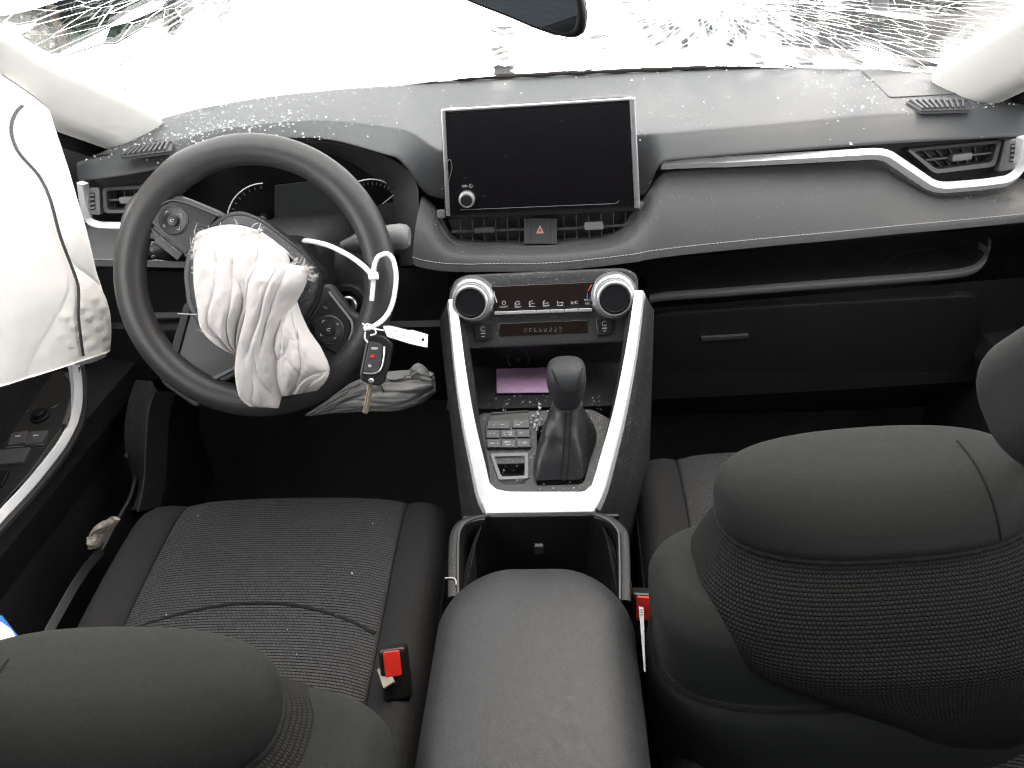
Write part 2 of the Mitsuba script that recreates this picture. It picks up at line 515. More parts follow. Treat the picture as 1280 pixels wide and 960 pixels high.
SHRUBS = [(-6.1, 8.0, 'green shrub beyond the yard at the upper left, behind the pillar trim'), (-4.5, 7.2, 'green shrub beyond the yard, seen through the splinters at the upper left'),
          (1.3, 7.4, 'dark green shrub beyond the yard, right of the mirror'), (3.0, 8.2, 'green shrub beyond the yard, left of the small grey tab'), (5.9, 9.0, 'green shrub beyond the yard at the upper right corner')]
for i, (x, y, lab) in enumerate(SHRUBS):
    t = thing('shrub', lab, 'shrub', 'shrubs beyond the yard')
    add('trunk', tube(spline([(x, y, -0.42), (x + 0.05, y, 0.0), (x - 0.05, y + 0.1, 0.6)], 8), np.linspace(0.07, 0.03, 8), 9), 'mat_bark', t)
    add('crown', leaves(np.array([x, y, 0.38]), np.array([1.0, 0.8, 0.72]), 6000, 0.06, 40 + i), 'mat_foliage', t, smooth=False)

body = thing('car', 'white damaged car whose cabin this is, with its crumpled bonnet beyond the windscreen', 'car')
xs = np.linspace(-0.74, 0.74, 60)
ysh = np.linspace(1.62, 2.75, 50)
Xh, Yh = np.meshgrid(xs, ysh, indexing='ij')
crumple = 0.05 * meshkit.fbm(np.stack([Xh * 3.2, Yh * 4.5, 0 * Xh], -1), 3, 5) + 0.028 * np.abs(np.sin(Yh * 5.0 + 1.4 * Xh + 2.0 * meshkit.noise(np.stack([Xh * 2, Yh * 2, 0 * Xh], -1), 3)))
Zh = 0.885 - 0.05 * (Xh / 0.74) ** 2 - 0.03 * (Yh - 1.62) - 0.18 * np.clip(Yh - 2.45, 0, 1) ** 1.5 + crumple
Zh = Zh - 0.34 * np.clip((Xh - 0.12) / 0.30, 0, 1) ** 1.3 - 0.12 * np.clip((-0.45 - Xh) / 0.3, 0, 1) ** 1.5
add('bonnet', grid(np.stack([Xh, Yh, Zh], -1)), 'mat_white_paint', body, smooth=25, label='crumpled white bonnet')
for s in (-1, 1):
    dz = 0.30 if s > 0 else 0.10
    W = [(s * 0.75, 1.2, 0.90), (s * 0.77, 1.6, 0.87 - dz), (s * 0.78, 2.3, 0.82 - dz), (s * 0.74, 2.8, 0.7 - dz)]
    top = spline(W, 20)
    add('wing', grid(np.array([top, top + [s * 0.10, 0, -0.06], top + [s * 0.14, 0, -0.3], top + [s * 0.12, 0, -0.8]])), 'mat_white_paint', body)
cw = spline([(-0.73, 1.36, 0.845), (-0.5, 1.50, 0.852), (0, 1.58, 0.857), (0.5, 1.50, 0.852), (0.73, 1.36, 0.845)], 40)
add('cowl', grid(np.array([cw + [0, 0.14, 0.0], cw + [0, 0.10, -0.015], cw, cw + [0, -0.03, -0.03]])), 'mat_console', body)
# roof with its lining, side rails, rear end
rf = lambda z, dx: np.array([[(x * (1 + dx), y, z - 0.05 * (x / 0.6) ** 2 - 0.02 * max(0, y - 0.2)) for x in np.linspace(-0.62, 0.62, 17)] for y in np.linspace(0.60, -2.1, 20)])
add('roof_lining', grid(rf(1.33, 0)), 'mat_headliner', body, smooth=True)
add('roof_skin', grid(rf(1.37, 0.1)), 'mat_white_paint', body, smooth=True)
for s in (-1, 1):
    rail = spline([(s * 0.63, 0.60, 1.25), (s * 0.64, 0.0, 1.27), (s * 0.63, -1.2, 1.27), (s * 0.6, -2.1, 1.24)], 20)
    add('roof_rail', tube(rail, 0.055, 10), 'mat_headliner', body)
    bp = np.array([(s * 0.66, -0.10, 1.26), (s * 0.72, -0.13, 0.9), (s * 0.76, -0.13, 0.5), (s * 0.76, -0.13, 0.0)])
    add('door_pillar', tube(spline(bp, 12), 0.075, 10, flat=0.6), 'mat_trim', body)
    side = np.array([[(s * 0.80, y, z) for y in np.linspace(-0.2, -2.1, 6)] for z in (0.0, 0.45, 0.84)])
    add('rear_side', grid(side), 'mat_body', body)
    add('tinted_pane', tm([[s * 0.79, -0.22, 0.84], [s * 0.79, -2.1, 0.84], [s * 0.66, -2.1, 1.27], [s * 0.67, -0.16, 1.27]], [[0, 1, 2], [0, 2, 3]]), 'mat_tint', body)
    add('footwell_side', tm([[s * 0.792, 0.80, 0.0], [s * 0.792, 1.56, 0.0], [s * 0.792, 1.56, 0.86], [s * 0.792, 1.10, 0.86], [s * 0.792, 0.80, 0.5]], [[0, 1, 2], [0, 2, 3], [0, 3, 4]]), 'mat_black', body)
add('tinted_pane', tm([[-0.79, -2.1, 0.85], [0.79, -2.1, 0.85], [0.64, -2.1, 1.28], [-0.64, -2.1, 1.28]], [[0, 1, 2], [0, 2, 3]]), 'mat_tint', body)
rear = np.array([[(x, -2.1 - 0.08 * (z < 0.5), z) for x in np.linspace(-0.8, 0.8, 5)] for z in (0.0, 0.45, 0.85)])
add('tailgate', grid(rear), 'mat_body', body)
add('parcel_floor', tm([[-0.8, -0.95, 0.62], [0.8, -0.95, 0.62], [0.8, -2.1, 0.62], [-0.8, -2.1, 0.62]], [[0, 1, 2], [0, 2, 3]]), 'mat_carpet', body)

rs = add('rear_bench', put(pillow(0.62, 0.24, 0.2, 0.06, 0.05), (0, -0.6, 0.18), (1, 0, 0), (0, 1, 0), (0, 0, 1)), 'mat_fabric', body)
add('backrest', put(pillow(0.62, 0.3, 0.16, 0.06, 0.05), (0, -0.98, 0.62), (1, 0, 0), (0, -0.2, 0.98), (0, 0.98, 0.2)), 'mat_fabric', rs)

# ------------------------------------------------------------------ cabin floor
fx = np.linspace(-0.83, 0.83, 33)
fl = []
for y, z in ((-1.0, 0.0), (0.9, 0.0), (1.12, 0.02), (1.32, 0.22), (1.45, 0.5), (1.50, 0.84)):
    fl.append([(x, y, z) for x in fx])
add('car_floor', grid(np.array(fl)), 'mat_carpet', label='black carpet of the footwells', kind='structure', smooth=40)
for s, lab in ((-1, 'black ribbed rubber mat in the footwell under the steering wheel'), (1, 'black rubber mat in the footwell under the glovebox')):
    mt = thing('floor_mat', lab, 'floor mat')
    add('sheet', put(pillow(0.22, 0.26, 0.012, 0.05, 0.004), (s * 0.40, 0.92, 0.004), (1, 0, 0), (0, 1, 0), (0, 0, 1)), 'mat_mat', mt)
    for i in range(9):
        xx = s * 0.40 - 0.12 + 0.03 * i
        add('rib', bar(np.array([(xx, 0.74, 0.021), (xx, 1.08, 0.021)]), 0.008, 0.006, (0, 0, 1)), 'mat_mat', mt)
for i, (px, py) in enumerate([(549, 580), (556, 600), (388, 612)]):
    c = P(px, py, z=0.03)
    n = 9
    th = np.linspace(0, 2 * np.pi, n, endpoint=False) + i
    rr = 0.011 * (0.6 + 0.6 * np.random.default_rng(i).random(n))
    v = np.c_[np.cos(th) * rr, np.sin(th) * rr * 0.7, 0.004 * np.sin(3 * th)] + c
    v = np.vstack([v, c + [0, 0, 0.004]])
    lab = ['dry orange brown leaf on the floor beside the console, the farther of two', 'dry orange brown leaf on the floor beside the console, the nearer of two', 'small dry leaf on the floor in front of the driver seat'][i]
    add('dry_leaf', tm(v, [[j, (j + 1) % n, n] for j in range(n)]), 'mat_leaf', label=lab, cat_='leaf', smooth=False)

# ------------------------------------------------------------------ windscreen, its cracks, seal, pillars, mirror, wiper
def WS(s, t):
    s, t = np.asarray(s, float), np.asarray(t, float)
    x = s * (0.70 - 0.07 * t)
    y = (1.475 - 0.11 * s ** 2 - 0.10 * s ** 6) * (1 - t) + (0.64 - 0.05 * s ** 2) * t
    z = 0.862 * (1 - t) + 1.30 * t + 0.03 * t * (1 - t) - 0.025 * s ** 2 * t
    return np.stack([x, y, z], -1)


wsn = nrm(np.array([0, -0.46, -0.89]))
ws = thing('windscreen', 'shattered windscreen, whitened by a web of cracks', 'windscreen')
S_, T_ = np.meshgrid(np.linspace(-1, 1, 40), np.linspace(0, 1, 24), indexing='ij')
add('pane', grid(WS(S_, T_)), 'mat_pane', ws, smooth=True)


def shatter(cx, ct, lo, hi, seed, dens):
    """Cells drawn out along the rays from an impact at (cx, ct): (polygon in (s, t)) list, for lo < s < hi."""
    r = np.random.default_rng(seed)
    n = dens
    lr, th = r.random(n) * math.log(2.4 / 0.012), r.random(n) * 2 * math.pi
    K = 9.0                                            # cells per unit angle against per unit log radius
    pts = np.c_[lr, th * K / 2.4]
    per = 2 * math.pi * K / 2.4
    pts = np.vstack([pts, pts + [0, per], pts - [0, per]])
    vo = Voronoi(pts)
    out = []
    for i in range(n):
        reg = vo.regions[vo.point_region[i]]
        if -1 in reg or len(reg) < 3:
            continue
        q = vo.vertices[reg]
        if q[:, 0].max() > 9 or q[:, 0].min() < -0.5:
            continue
        R, A = 0.012 * np.exp(q[:, 0]), q[:, 1] * 2.4 / K
        p = np.c_[cx + R * np.cos(A), ct + 0.72 * R * np.sin(A)]
        c = p.mean(0)
        if lo <= c[0] < hi and -0.98 < c[0] < 0.98 and -0.12 < c[1] < 0.99 and p[:, 1].max() > 0.012 and np.ptp(p[:, 0]) < 0.5:
            p[:, 0] = np.clip(p[:, 0], -0.985, 0.985); p[:, 1] = np.clip(p[:, 1], 0.004, 0.99)
            out.append(p)
    return out


def clear_chance(s, t):                                # where whole splinters are left in the laminate
    def blob(a, b, wa, wb):
        return math.exp(-((s - a) / wa) ** 2 - ((t - b) / wb) ** 2)
    c = 1.25 * blob(-0.78, 0.51, 0.22, 0.12) + 0.85 * blob(0.38, 0.40, 0.26, 0.15) + 1.3 * blob(0.80, 0.24, 0.26, 0.16) + 0.5 * blob(0.66, 0.07, 0.2, 0.03) + 0.4 * blob(0.28, 0.26, 0.16, 0.08)
    c += 0.45 * blob(0.24, 0.31, 0.14, 0.09)
    c = c * (t > (0.045 if s > 0.5 else 0.12 if s > 0 else 0.37)) + 0.8 * (t > 0.66)
    return min(c, 0.96)


rc = np.random.default_rng(11)
MET = np.array([0.70, 0.93])
frames_v, frames_f, crush_v, crush_f, nf, nc = [], [], [], [], 0, 0
for p in shatter(-0.42, 0.62, -2, -0.08, 3, 3400) + shatter(0.37, 0.37, -0.08, 2, 4, 4800):
    c = p.mean(0)
    hull = shapely.MultiPoint(p * MET).convex_hull
    if hull.geom_type != 'Polygon':
        continue
    w = 0.0004 + 0.0016 * rc.random() ** 2.5
    inner = hull.buffer(-w, join_style='mitre')
    if rc.random() > clear_chance(*c) or inner.is_empty or inner.geom_type != 'Polygon':
        q = np.array(hull.exterior.coords)[:-1] / MET
        n = len(q)
        crush_v.append(WS(q[:, 0], q[:, 1]) + wsn * (0.003 + 0.0025 * rc.random()))
        crush_f.append(np.array([[0, k, k + 1] for k in range(1, n - 1)]) + nc); nc += n
    else:
        q, r_ = np.array(hull.exterior.coords)[:-1], np.array(inner.exterior.coords)[:-1]
        if not inner.exterior.is_ccw: r_ = r_[::-1]
        if not hull.exterior.is_ccw: q = q[::-1]
        v2 = np.vstack([q, r_])
        f = earcut.triangulate_float64(v2, np.array([len(q), len(v2)], np.uint32)).reshape(-1, 3).astype(int)
        v2 = v2 / MET
        frames_v.append(WS(v2[:, 0], v2[:, 1]) + wsn * 0.003)
        frames_f.append(f + nf); nf += len(v2)
add('crack', tm(np.vstack(frames_v), np.vstack(frames_f)), 'mat_crack', ws, smooth=False, kind='stuff', label='web of white cracks round clear splinters')
add('crushed_glass', tm(np.vstack(crush_v), np.vstack(crush_f)), 'mat_crack', ws, smooth=False, kind='stuff', label='glass crushed to an opaque white')
seal = PP([(388, 109), (470, 103), (600, 96), (740, 89), (900, 83), (1050, 79.5), (1172, 79)], z=0.872)
add('seal', tube(spline(seal, 60), 0.0052 + 0.0008 * np.sin(np.arange(60) * 1.7), 8), 'mat_rubber', ws, label='black rubber strip along the lower edge of the glass')
sl = PP([(232, 127), (262, 123), (296, 120)], z=0.872)
add('seal', tube(spline(sl, 14), 0.0055 + 0.0025 * np.sin(np.arange(14) * 2.1), 7), 'mat_rubber', ws, label='short bare stretch of the rubber strip at the left')

wp = thing('wiper', 'wiper arm lying outside the windscreen at its right lower corner', 'wiper')
wpath = PP([(1168, 84), (1178, 66), (1195, 48), (1214, 30)], plane(1.50, 0.90, -63))
add('arm', bar(spline(wpath, 16), 0.012, 0.006, (0, -0.45, 0.9)), 'mat_grey', wp)
add('blade', bar(spline(wpath + [0.016, 0.012, -0.004], 16), 0.006, 0.008, (0, -0.45, 0.9)), 'mat_black', wp)
bk = thing('sensor_bracket', 'small grey tab with a round hole on the cracked glass at the upper right', 'bracket')
pb = shift(plane(1.475, 0.862, -63), 0.012)
add('tab', prism(PP([(1089, -10), (1110, -10), (1112, 22), (1104, 27), (1090, 26)], pb), pb[1], 0.003, 0.0006, 0.003), 'mat_grey', bk)
cb = P(1100, 19, pb)
add('stud', lathe([(0.006, -0.001), (0.006, 0.002), (0.003, 0.003)], cb, pb[1], 14), 'mat_smooth_black', bk)

for s, lab in ((-1, 'grey white trim of the windscreen pillar on the driver side, above the white side airbag'), (1, 'pale trim of the windscreen pillar on the passenger side')):
    c = np.array([-0.010 * (s > 0), 0, 0]) + spline([(s * 0.66, 1.262, 0.854), (s * 0.664, 1.19, 0.895), (s * 0.665, 1.05, 0.975), (s * 0.645, 0.85, 1.095), (s * 0.615, 0.60, 1.245)], 40)
    tt = nrm(np.gradient(c, axis=0))
    inw = nrm(np.array([-s * 0.75, -0.35, -0.15]) - tt * (tt @ np.array([-s * 0.75, -0.35, -0.15]))[:, None])
    vv = np.cross(tt, inw)
    k = np.linspace(0, 1, 40)
    ra = 0.040 * np.clip(np.sqrt(np.clip(k * 14, 0, 1)) * 0.4 + 0.6, 0, 1)
    rb = (0.047 if s < 0 else 0.050) * np.clip(np.sqrt(np.clip(k * 14, 0, 1)) * 0.4 + 0.6, 0, 1)
    th = np.linspace(0, 2 * np.pi, 22, endpoint=False)
    co, si = np.sign(np.cos(th)) * np.abs(np.cos(th)) ** 0.62, np.sign(np.sin(th)) * np.abs(np.sin(th)) ** 0.62
    G = c[:, None] + ra[:, None, None] * co[None, :, None] * inw[:, None] + rb[:, None, None] * si[None, :, None] * vv[:, None]
    pt = thing('pillar_trim', lab, 'pillar trim')
    m = grid(G, close_v=True)
    cap = np.array([[0, i, i + 1] for i in range(1, 21)])
    add('cover', tm(m.vertices, np.vstack([m.faces, cap])), 'mat_trim', pt, smooth=50)
    # rubber of the door opening beside it
    add('weatherstrip', tube(c[::3] + [s * 0.035, -0.035, -0.032], 0.013, 8), 'mat_black', pt)

mi_ = thing('rear_view_mirror', 'black framed rear view mirror hanging from the top of the windscreen', 'mirror')
mpl = (np.array([0.0, 0.70, 1.10]), nrm(np.array([-0.22, -0.95, 0.02])))
mo = [(430, -95), (470, -70), (565, -10), (640, 22), (704, 44), (722, 42), (728, 22), (720, -20), (690, -70), (560, -130), (450, -130)]
outl = spline(PP(mo, mpl), 70, closed=True)
cen = outl.mean(0)
back = lambda f, d: cen + (outl - cen) * f - mpl[1] * d
G = np.array([back(0.25, 0.034), back(0.7, 0.03), back(0.95, 0.018), back(1.03, 0.006), back(1.02, 0.0), back(0.985, -0.001), back(0.955, 0.0)])
add('housing', grid(G, close_v=True), 'mat_smooth_black', mi_, smooth=40)
gl = cen + (outl - cen) * 0.958 + mpl[1] * 0.0
e1, e2, _ = frame_of(mpl[1])
add('glass', tm(gl, tri2(np.stack([(gl - cen) @ e1, (gl - cen) @ e2], 1))), 'mat_mirror', mi_, smooth=False)
add('stem', tube(spline([cen - mpl[1] * 0.03, cen + np.array([0.0, 0.05, 0.05]), cen + np.array([0.0, 0.05, 0.13])], 10), 0.012, 10), 'mat_smooth_black', mi_)

# ------------------------------------------------------------------ dashboard
dash = thing('dashboard', 'dark grey dashboard across the car, strewn with glass crumbs', 'dashboard')


def rows(table, nu):
    """table: rows of (px, py, z or None, y or None) per station -> grid (rows, nu, 3)."""
    G = []
    for row in table:
        p = np.array([P(a, b, z=z) if y is None else P(a, b, y=y) for a, b, z, y in row])
        s = np.arange(len(p))
        G.append(PchipInterpolator(s, p)(np.linspace(0, len(p) - 1, nu)))
    return np.array(G)


def thicken(R, n):                                     # smooth interpolation across rows
    R = np.asarray(R)
    return PchipInterpolator(np.arange(len(R)), R, axis=0)(np.linspace(0, len(R) - 1, n))


wz = lambda pts, z: [(a, b, z, None) for a, b in pts]
Wl = [(150, 192), (200, 147), (285, 124), (370, 114), (470, 107), (530, 103), (600, 99), (700, 94), (800, 89), (830, 88), (1000, 82), (1120, 81), (1255, 128)]
B1 = [(97, 203), (195, 181), (280, 160), (385, 150), (500, 160), (553, 188), (600, 190), (700, 180), (795, 168), (832, 165), (1000, 150), (1120, 140), (1285, 131)]
B2 = [(100, 226), (205, 210), (285, 178), (390, 173), (490, 195), (538, 245), (600, 252), (700, 250), (801, 245), (832, 202), (1000, 188), (1120, 179), (1285, 170)]
zB1 = [.868, .87, .885, .89, .885, .868, .866, .866, .866, .868, .868, .868, .868]
zB2 = [.838, .845, .868, .873, .862, .80, .79, .79, .80, .836, .838, .838, .838]
yB1 = [None] * 5 + [1.085, 1.10, 1.10, 1.085] + [None] * 4
yB2 = [None] * 5 + [1.075, 1.085, 1.085, 1.075] + [None] * 4
R = rows([wz(Wl, 0.866), [(a, b, z, y) for (a, b), z, y in zip(B1, zB1, yB1)], [(a, b, z, y) for (a, b), z, y in zip(B2, zB2, yB2)]], 260)
R0 = R[0] + [0, 0.06, -0.03]
R3 = R[2] + [0, 0.03, -0.004]
R4 = R[2] + [0, 0.06, -0.05]
mid = R[0] * 0.45 + R[1] * 0.55 + [0, 0, 0.004]
r1a = R[1] * 0.9 + R[0] * 0.1 + [0, 0, 0.0015]
r1b = R[1] * 0.82 + R[2] * 0.18 + [0, -0.004, 0.0]
r2a = R[2] * 0.9 + R[1] * 0.1 + [0, -0.004, 0]
TOP = np.array([R0, R[0], mid, r1a, R[1], r1b, r2a, R[2], R3, R4])
TOPd = np.concatenate([thicken(TOP[:8], 60), TOP[8:]])
add('top_pad', grid(TOPd), 'mat_dash', dash, smooth=30)


def on_top(px, py):                                     # a point of the pad's upper side below an image point: nearest of the grid
    d = nrm(P(px, py, z=0.87) - CAM)
    V = TOPd.reshape(-1, 3) - CAM
    k = np.linalg.norm(V - (V @ d)[:, None] * d, axis=1).argmin()
    return TOPd.reshape(-1, 3)[k]


# panels of fine mesh over the speakers, at both ends of the pad
for poly, nm in (([(1076, 86), (1165, 86), (1207, 116), (1112, 121)], 'right'), ([(214, 146), (282, 132), (268, 160), (190, 177)], 'left')):
    q = PP(poly, z=0.8725)
    add('speaker_panel', prism(q, (0, 0, 1), 0.006, 0.0015, 0.01), 'mat_pad', dash, label=f'flat panel over the speaker at the {nm} end')
# demister grilles: a dark slot with slanted slats
for poly, nm, lean in (([(1133, 128), (1209, 126), (1211, 137), (1152, 139)], 'right', 1), ([(163, 187), (216, 178), (214, 189), (152, 197)], 'left', -1)):
    q = PP(poly, z=0.8715)
    gr = add('demister_grille', prism(q, (0, 0, 1), 0.004, 0.0008, 0.002), 'mat_dash', dash, label=f'slatted air grille at the {nm} end of the top')
    for i in range(9):
        a = q[0] + (q[1] - q[0]) * (i + 0.6) / 9.4
        b = q[3] + (q[2] - q[3]) * (i + 0.2) / 9.4
        add('slat', bar(np.array([a, b]) + [0, 0, 0.0052], 0.0032, 0.006, (0, 0, 1)), 'mat_dash', gr)
    add('rim', tube(np.vstack([q, q[:1]]) + [0, 0, 0.0005], 0.0016, 6), 'mat_dash', gr)

# soft pad below the trim strip, bounded by the stitched edge
S1 = [(526, 250), (542, 268), (566, 304), (600, 308), (680, 308), (760, 300), (782, 286), (800, 262), (834, 216), (1000, 206), (1095, 201), (1125, 214), (1180, 240), (1285, 228)]
S2 = [(516, 322), (533, 327), (568, 331), (600, 331), (680, 330), (750, 324), (790, 319), (812, 315), (850, 310), (1000, 295), (1095, 286), (1125, 283), (1180, 278), (1285, 268)]
y1 = [1.06, 1.055, 1.045, 1.04, 1.04, 1.04, 1.045, 1.055, 1.075, 1.095, 1.10, 1.10, 1.10, 1.10]
y2 = [1.01, 1.008, 1.005, 1.0, 1.0, 1.0, 1.0, 1.005, 1.01, 1.02, 1.02, 1.02, 1.02, 1.02]
R = rows([[(a, b, None, y) for (a, b), y in zip(S1, y1)], [(a, b, None, y) for (a, b), y in zip(S2, y2)]], 240)
bul = R[0] * 0.5 + R[1] * 0.5 + [0, -0.008, 0.006]
e = R[1] + [0, -0.003, -0.010]
SP = np.concatenate([thicken(np.array([R[0] + [0, 0.03, -0.002], R[0] + [0, 0.004, 0.0], R[0] * 0.94 + R[1] * 0.06 + [0, -0.001, 0.001], bul, R[1]]), 40), [R[1] + [0, -0.002, -0.004], e, e + [0, 0.006, -0.004], e + [0, 0.05, -0.022]]])
add('soft_pad', grid(SP), 'mat_pad', dash, smooth=30)


def stitches(path, ln, gap, r, off):
    s = np.concatenate([[0], np.cumsum(np.linalg.norm(np.diff(path, axis=0), axis=1))])
    out = []
    a = 0.0
    f = lambda q: np.array([np.interp(q, s, path[:, k]) for k in range(3)])
    while a + ln < s[-1]:
        out.append(tube(np.array([f(a), f(a + ln / 2) + np.asarray(off) * 0.5, f(a + ln)]) + off, r, 5))
        a += ln + gap
    return cat(out)


add('stitching', stitches(R[1] + [0, -0.0006, 0.0012], 0.0042, 0.0013, 0.00055, np.array([0, -0.0004, 0.0006])), 'mat_thread', dash, kind='stuff', label='pale stitches along the lower edge of the soft pad', smooth=False)
# the pad's left stretch, at the driver's door
L1 = rows([[(100, 284, None, 1.095), (160, 285, None, 1.095), (230, 287, None, 1.09), (290, 290, None, 1.09)], [(116, 325, None, 1.02), (160, 325.5, None, 1.02), (230, 327, None, 1.02), (290, 328, None, 1.02)]], 60)
LP = np.array([L1[0] + [0, 0.02, 0], L1[0], L1[0] * .5 + L1[1] * .5 + [0, -.006, .005], L1[1], L1[1] + [0, -0.003, -0.009], L1[1] + [0, 0.05, -0.03]])
add('soft_pad', grid(np.concatenate([thicken(LP[:4], 24), LP[4:]])), 'mat_pad', dash, smooth=30)
add('stitching', stitches(L1[1] + [0, -0.0006, 0.0012], 0.0042, 0.0013, 0.00055, np.array([0, -0.0004, 0.0006])), 'mat_thread', dash, kind='stuff', smooth=False)

# recess behind trim strips and vents (dark wall just behind)
bw = rows([[(85, 215, None, 1.125), (300, 200, None, 1.15), (545, 230, None, 1.13), (800, 230, None, 1.13), (1000, 185, None, 1.125), (1290, 165, None, 1.125)], [(85, 300, None, 1.12), (300, 300, None, 1.16), (545, 320, None, 1.10), (800, 320, None, 1.10), (1000, 240, None, 1.12), (1290, 240, None, 1.12)]], 40)
add('carrier', grid(bw), 'mat_black', dash)

# bright trim strips
tr = [(827, 203), (900, 199.5), (1000, 194), (1096, 188.5), (1112, 191), (1168, 229), (1182, 231.5), (1230, 227.5), (1262, 223), (1276, 212), (1282, 190), (1284, 172)]
pts = PP(tr, y=1.066)
add('trim_strip', bar(rounded(pts, 0.012, 6, closed=False), np.interp(np.linspace(0, 1, len(rounded(pts, 0.012, 6, closed=False))), [0, .12, 1], [0.008, 0.0115, 0.0125]), 0.012, (0, -0.62, 0.79), 0.13), 'mat_silver', dash, label='bright strip running right and bending under the right air vent')
pts = PP([(99, 230), (103, 258), (110, 276), (124, 281), (170, 281.5), (240, 283)], y=1.095)
add('trim_strip', bar(rounded(pts, 0.012, 6, closed=False), 0.0125, 0.012, (0, -0.62, 0.79), 0.13), 'mat_silver', dash, label='bright strip bending under the left air vent')


def vent(outer, inner, pl, nm, tabx, side):
    v = add('air_vent', ring_plate(PP(outer, pl), PP(inner, shift(pl, -0.001)), pl[1], 0.02, 0.007, 0.005), 'mat_dark_grey', dash, label=f'{nm} air vent')
    q = PP(inner, shift(pl, -0.05))
    add('duct', prism(cen3(q, 1.1), pl[1], 0.004, 0), 'mat_dark_grey', v)
    a, b, c, d = PP(inner, shift(pl, -0.006))
    add('vane', bar(np.array([a * .5 + d * .5, b * .5 + c * .5]), 0.0035, 0.014, pl[1]), 'mat_dark_grey', v)
    t = 0.52 if tabx is None else tabx
    m_ = (a * .5 + d * .5) * (1 - t) + (b * .5 + c * .5) * t + pl[1] * 0.006
    e1 = nrm((b + c) - (a + d))
    e2 = np.cross(pl[1], e1)
    add('tab', put(pillow(0.014, 0.0052, 0.012, 0.003, 0.002), m_ - pl[1] * 0.010, e1, e2, pl[1]), 'mat_grey', v)
    for i in range(6):
        f = (i + 0.7) / 6.4
        A, B = PP(inner, shift(pl, -0.016))[[0, 3]], PP(inner, shift(pl, -0.016))[[1, 2]]
        u, w = A[0] * (1 - f) + B[0] * f, A[1] * (1 - f) + B[1] * f
        add('slat', bar(np.array([u, w]), 0.0014, 0.008, pl[1]), 'mat_dark_grey', v)


def cen3(q, f):
    c = q.mean(0)
    return c + (q - c) * f


vp = plane(1.10, 0.80, 12)
vent([(1131, 186), (1254, 174), (1245, 209), (1168, 218)], [(1143, 190), (1246, 180), (1239, 202), (1172, 211)], vp, 'right', 0.5, 1)
vent([(127, 234), (222, 230), (222, 267), (129, 267)], [(133, 239), (216, 235), (216, 261), (135, 262)], vp, 'left', 0.35, -1)
for poly, wheel, nm in (([(1256, 176), (1277, 174), (1272, 211), (1248, 215)], [(1264, 180), (1270, 179.5), (1268, 202), (1262, 203)], 'right'), ([(104, 236), (124, 235), (125, 269), (110, 268)], [(112, 241), (118, 240.5), (119, 262), (113, 263)], 'left')):
    hp = add('vent_plate', prism(PP(poly, vp), vp[1], 0.012, 0.001, 0.003), 'mat_grey', dash, label=f'grey plate with a thumbwheel beside the {nm} vent')
    w = PP(wheel, shift(vp, 0.0008))
    add('slot', prism(w, vp[1], 0.003, 0.0003, 0.0006), 'mat_smooth_black', hp)
    cw_, h_ = w.mean(0), np.linalg.norm(w[0] - w[3]) / 2
    for i in range(4):
        f = (i + 0.5) / 4
        add('ridge', bar(np.array([w[0] * (1 - f) + w[3] * f, w[1] * (1 - f) + w[2] * f]) + vp[1] * 0.0018, 0.0028, 0.002, vp[1]), 'mat_grey', hp)

# lower right: open shelf, its rounded lip, glovebox
xa, xb = 812, 1250
sh = []
for row in ([(790, 327, 1.05), (900, 318, 1.06), (1100, 298, 1.06), (1300, 280, 1.06)], [(790, 345, 1.12), (900, 336, 1.13), (1100, 318, 1.13), (1300, 302, 1.13)],
            [(790, 362, 1.13), (900, 354, 1.14), (1100, 334, 1.14), (1300, 318, 1.14)]):
    sh.append(row)
R = rows([[(a, b, None, y) for a, b, y in r] for r in sh], 60)
add('shelf_wall', grid(thicken(R, 20)), 'mat_black', dash, smooth=40)
lip = PP([(812, 372), (830, 369), (900, 364), (1000, 356), (1100, 348.5), (1190, 341), (1222, 334), (1236, 318), (1240, 300)], y=1.035)
lip = spline(lip, 90)
inner_edge = lip + [0, 0.10, 0.004]
inner_edge[:, 0] = np.clip(inner_edge[:, 0], None, lip[:, 0] + 0.0)
prof = [(0.105, -0.006), (0.03, -0.003), (0.010, 0.0), (0.003, -0.0005), (0.0, -0.003), (0.0, -0.009), (0.004, -0.013), (0.03, -0.016)]
add('shelf_floor', grid(np.stack([lip + [0, a, b] for a, b in prof[:3]], 0)), 'mat_black', dash, smooth=60)
add('shelf_lip', grid(np.stack([lip + [0, a, b] for a, b in prof[2:]], 0)), 'mat_pad', dash, smooth=60, label='rounded lip of the open shelf in front of the passenger')
gp = plane(1.045, 0.62, -8)
gb = [(815, 396), (830, 392), (1000, 381), (1205, 370), (1222, 372), (1222, 440), (1200, 470), (830, 490), (815, 470)]
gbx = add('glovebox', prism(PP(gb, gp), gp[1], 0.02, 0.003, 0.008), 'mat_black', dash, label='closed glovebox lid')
lt = PP([(876, 422), (936, 418.5), (936, 423), (877, 427)], shift(gp, 0.004))
add('latch', prism(lt, gp[1], 0.008, 0.0012, 0.001), 'mat_dark_grey', gbx)
R = rows([[(a, b, None, y) for a, b, y in r] for r in ([(790, 388, 1.06), (1000, 370, 1.06), (1300, 345, 1.06)], [(790, 500, 1.07), (1000, 490, 1.07), (1300, 470, 1.07)], [(790, 520, 1.2), (1000, 515, 1.2), (1300, 500, 1.2)])], 30)
add('lower_panel', grid(R), 'mat_black', dash)
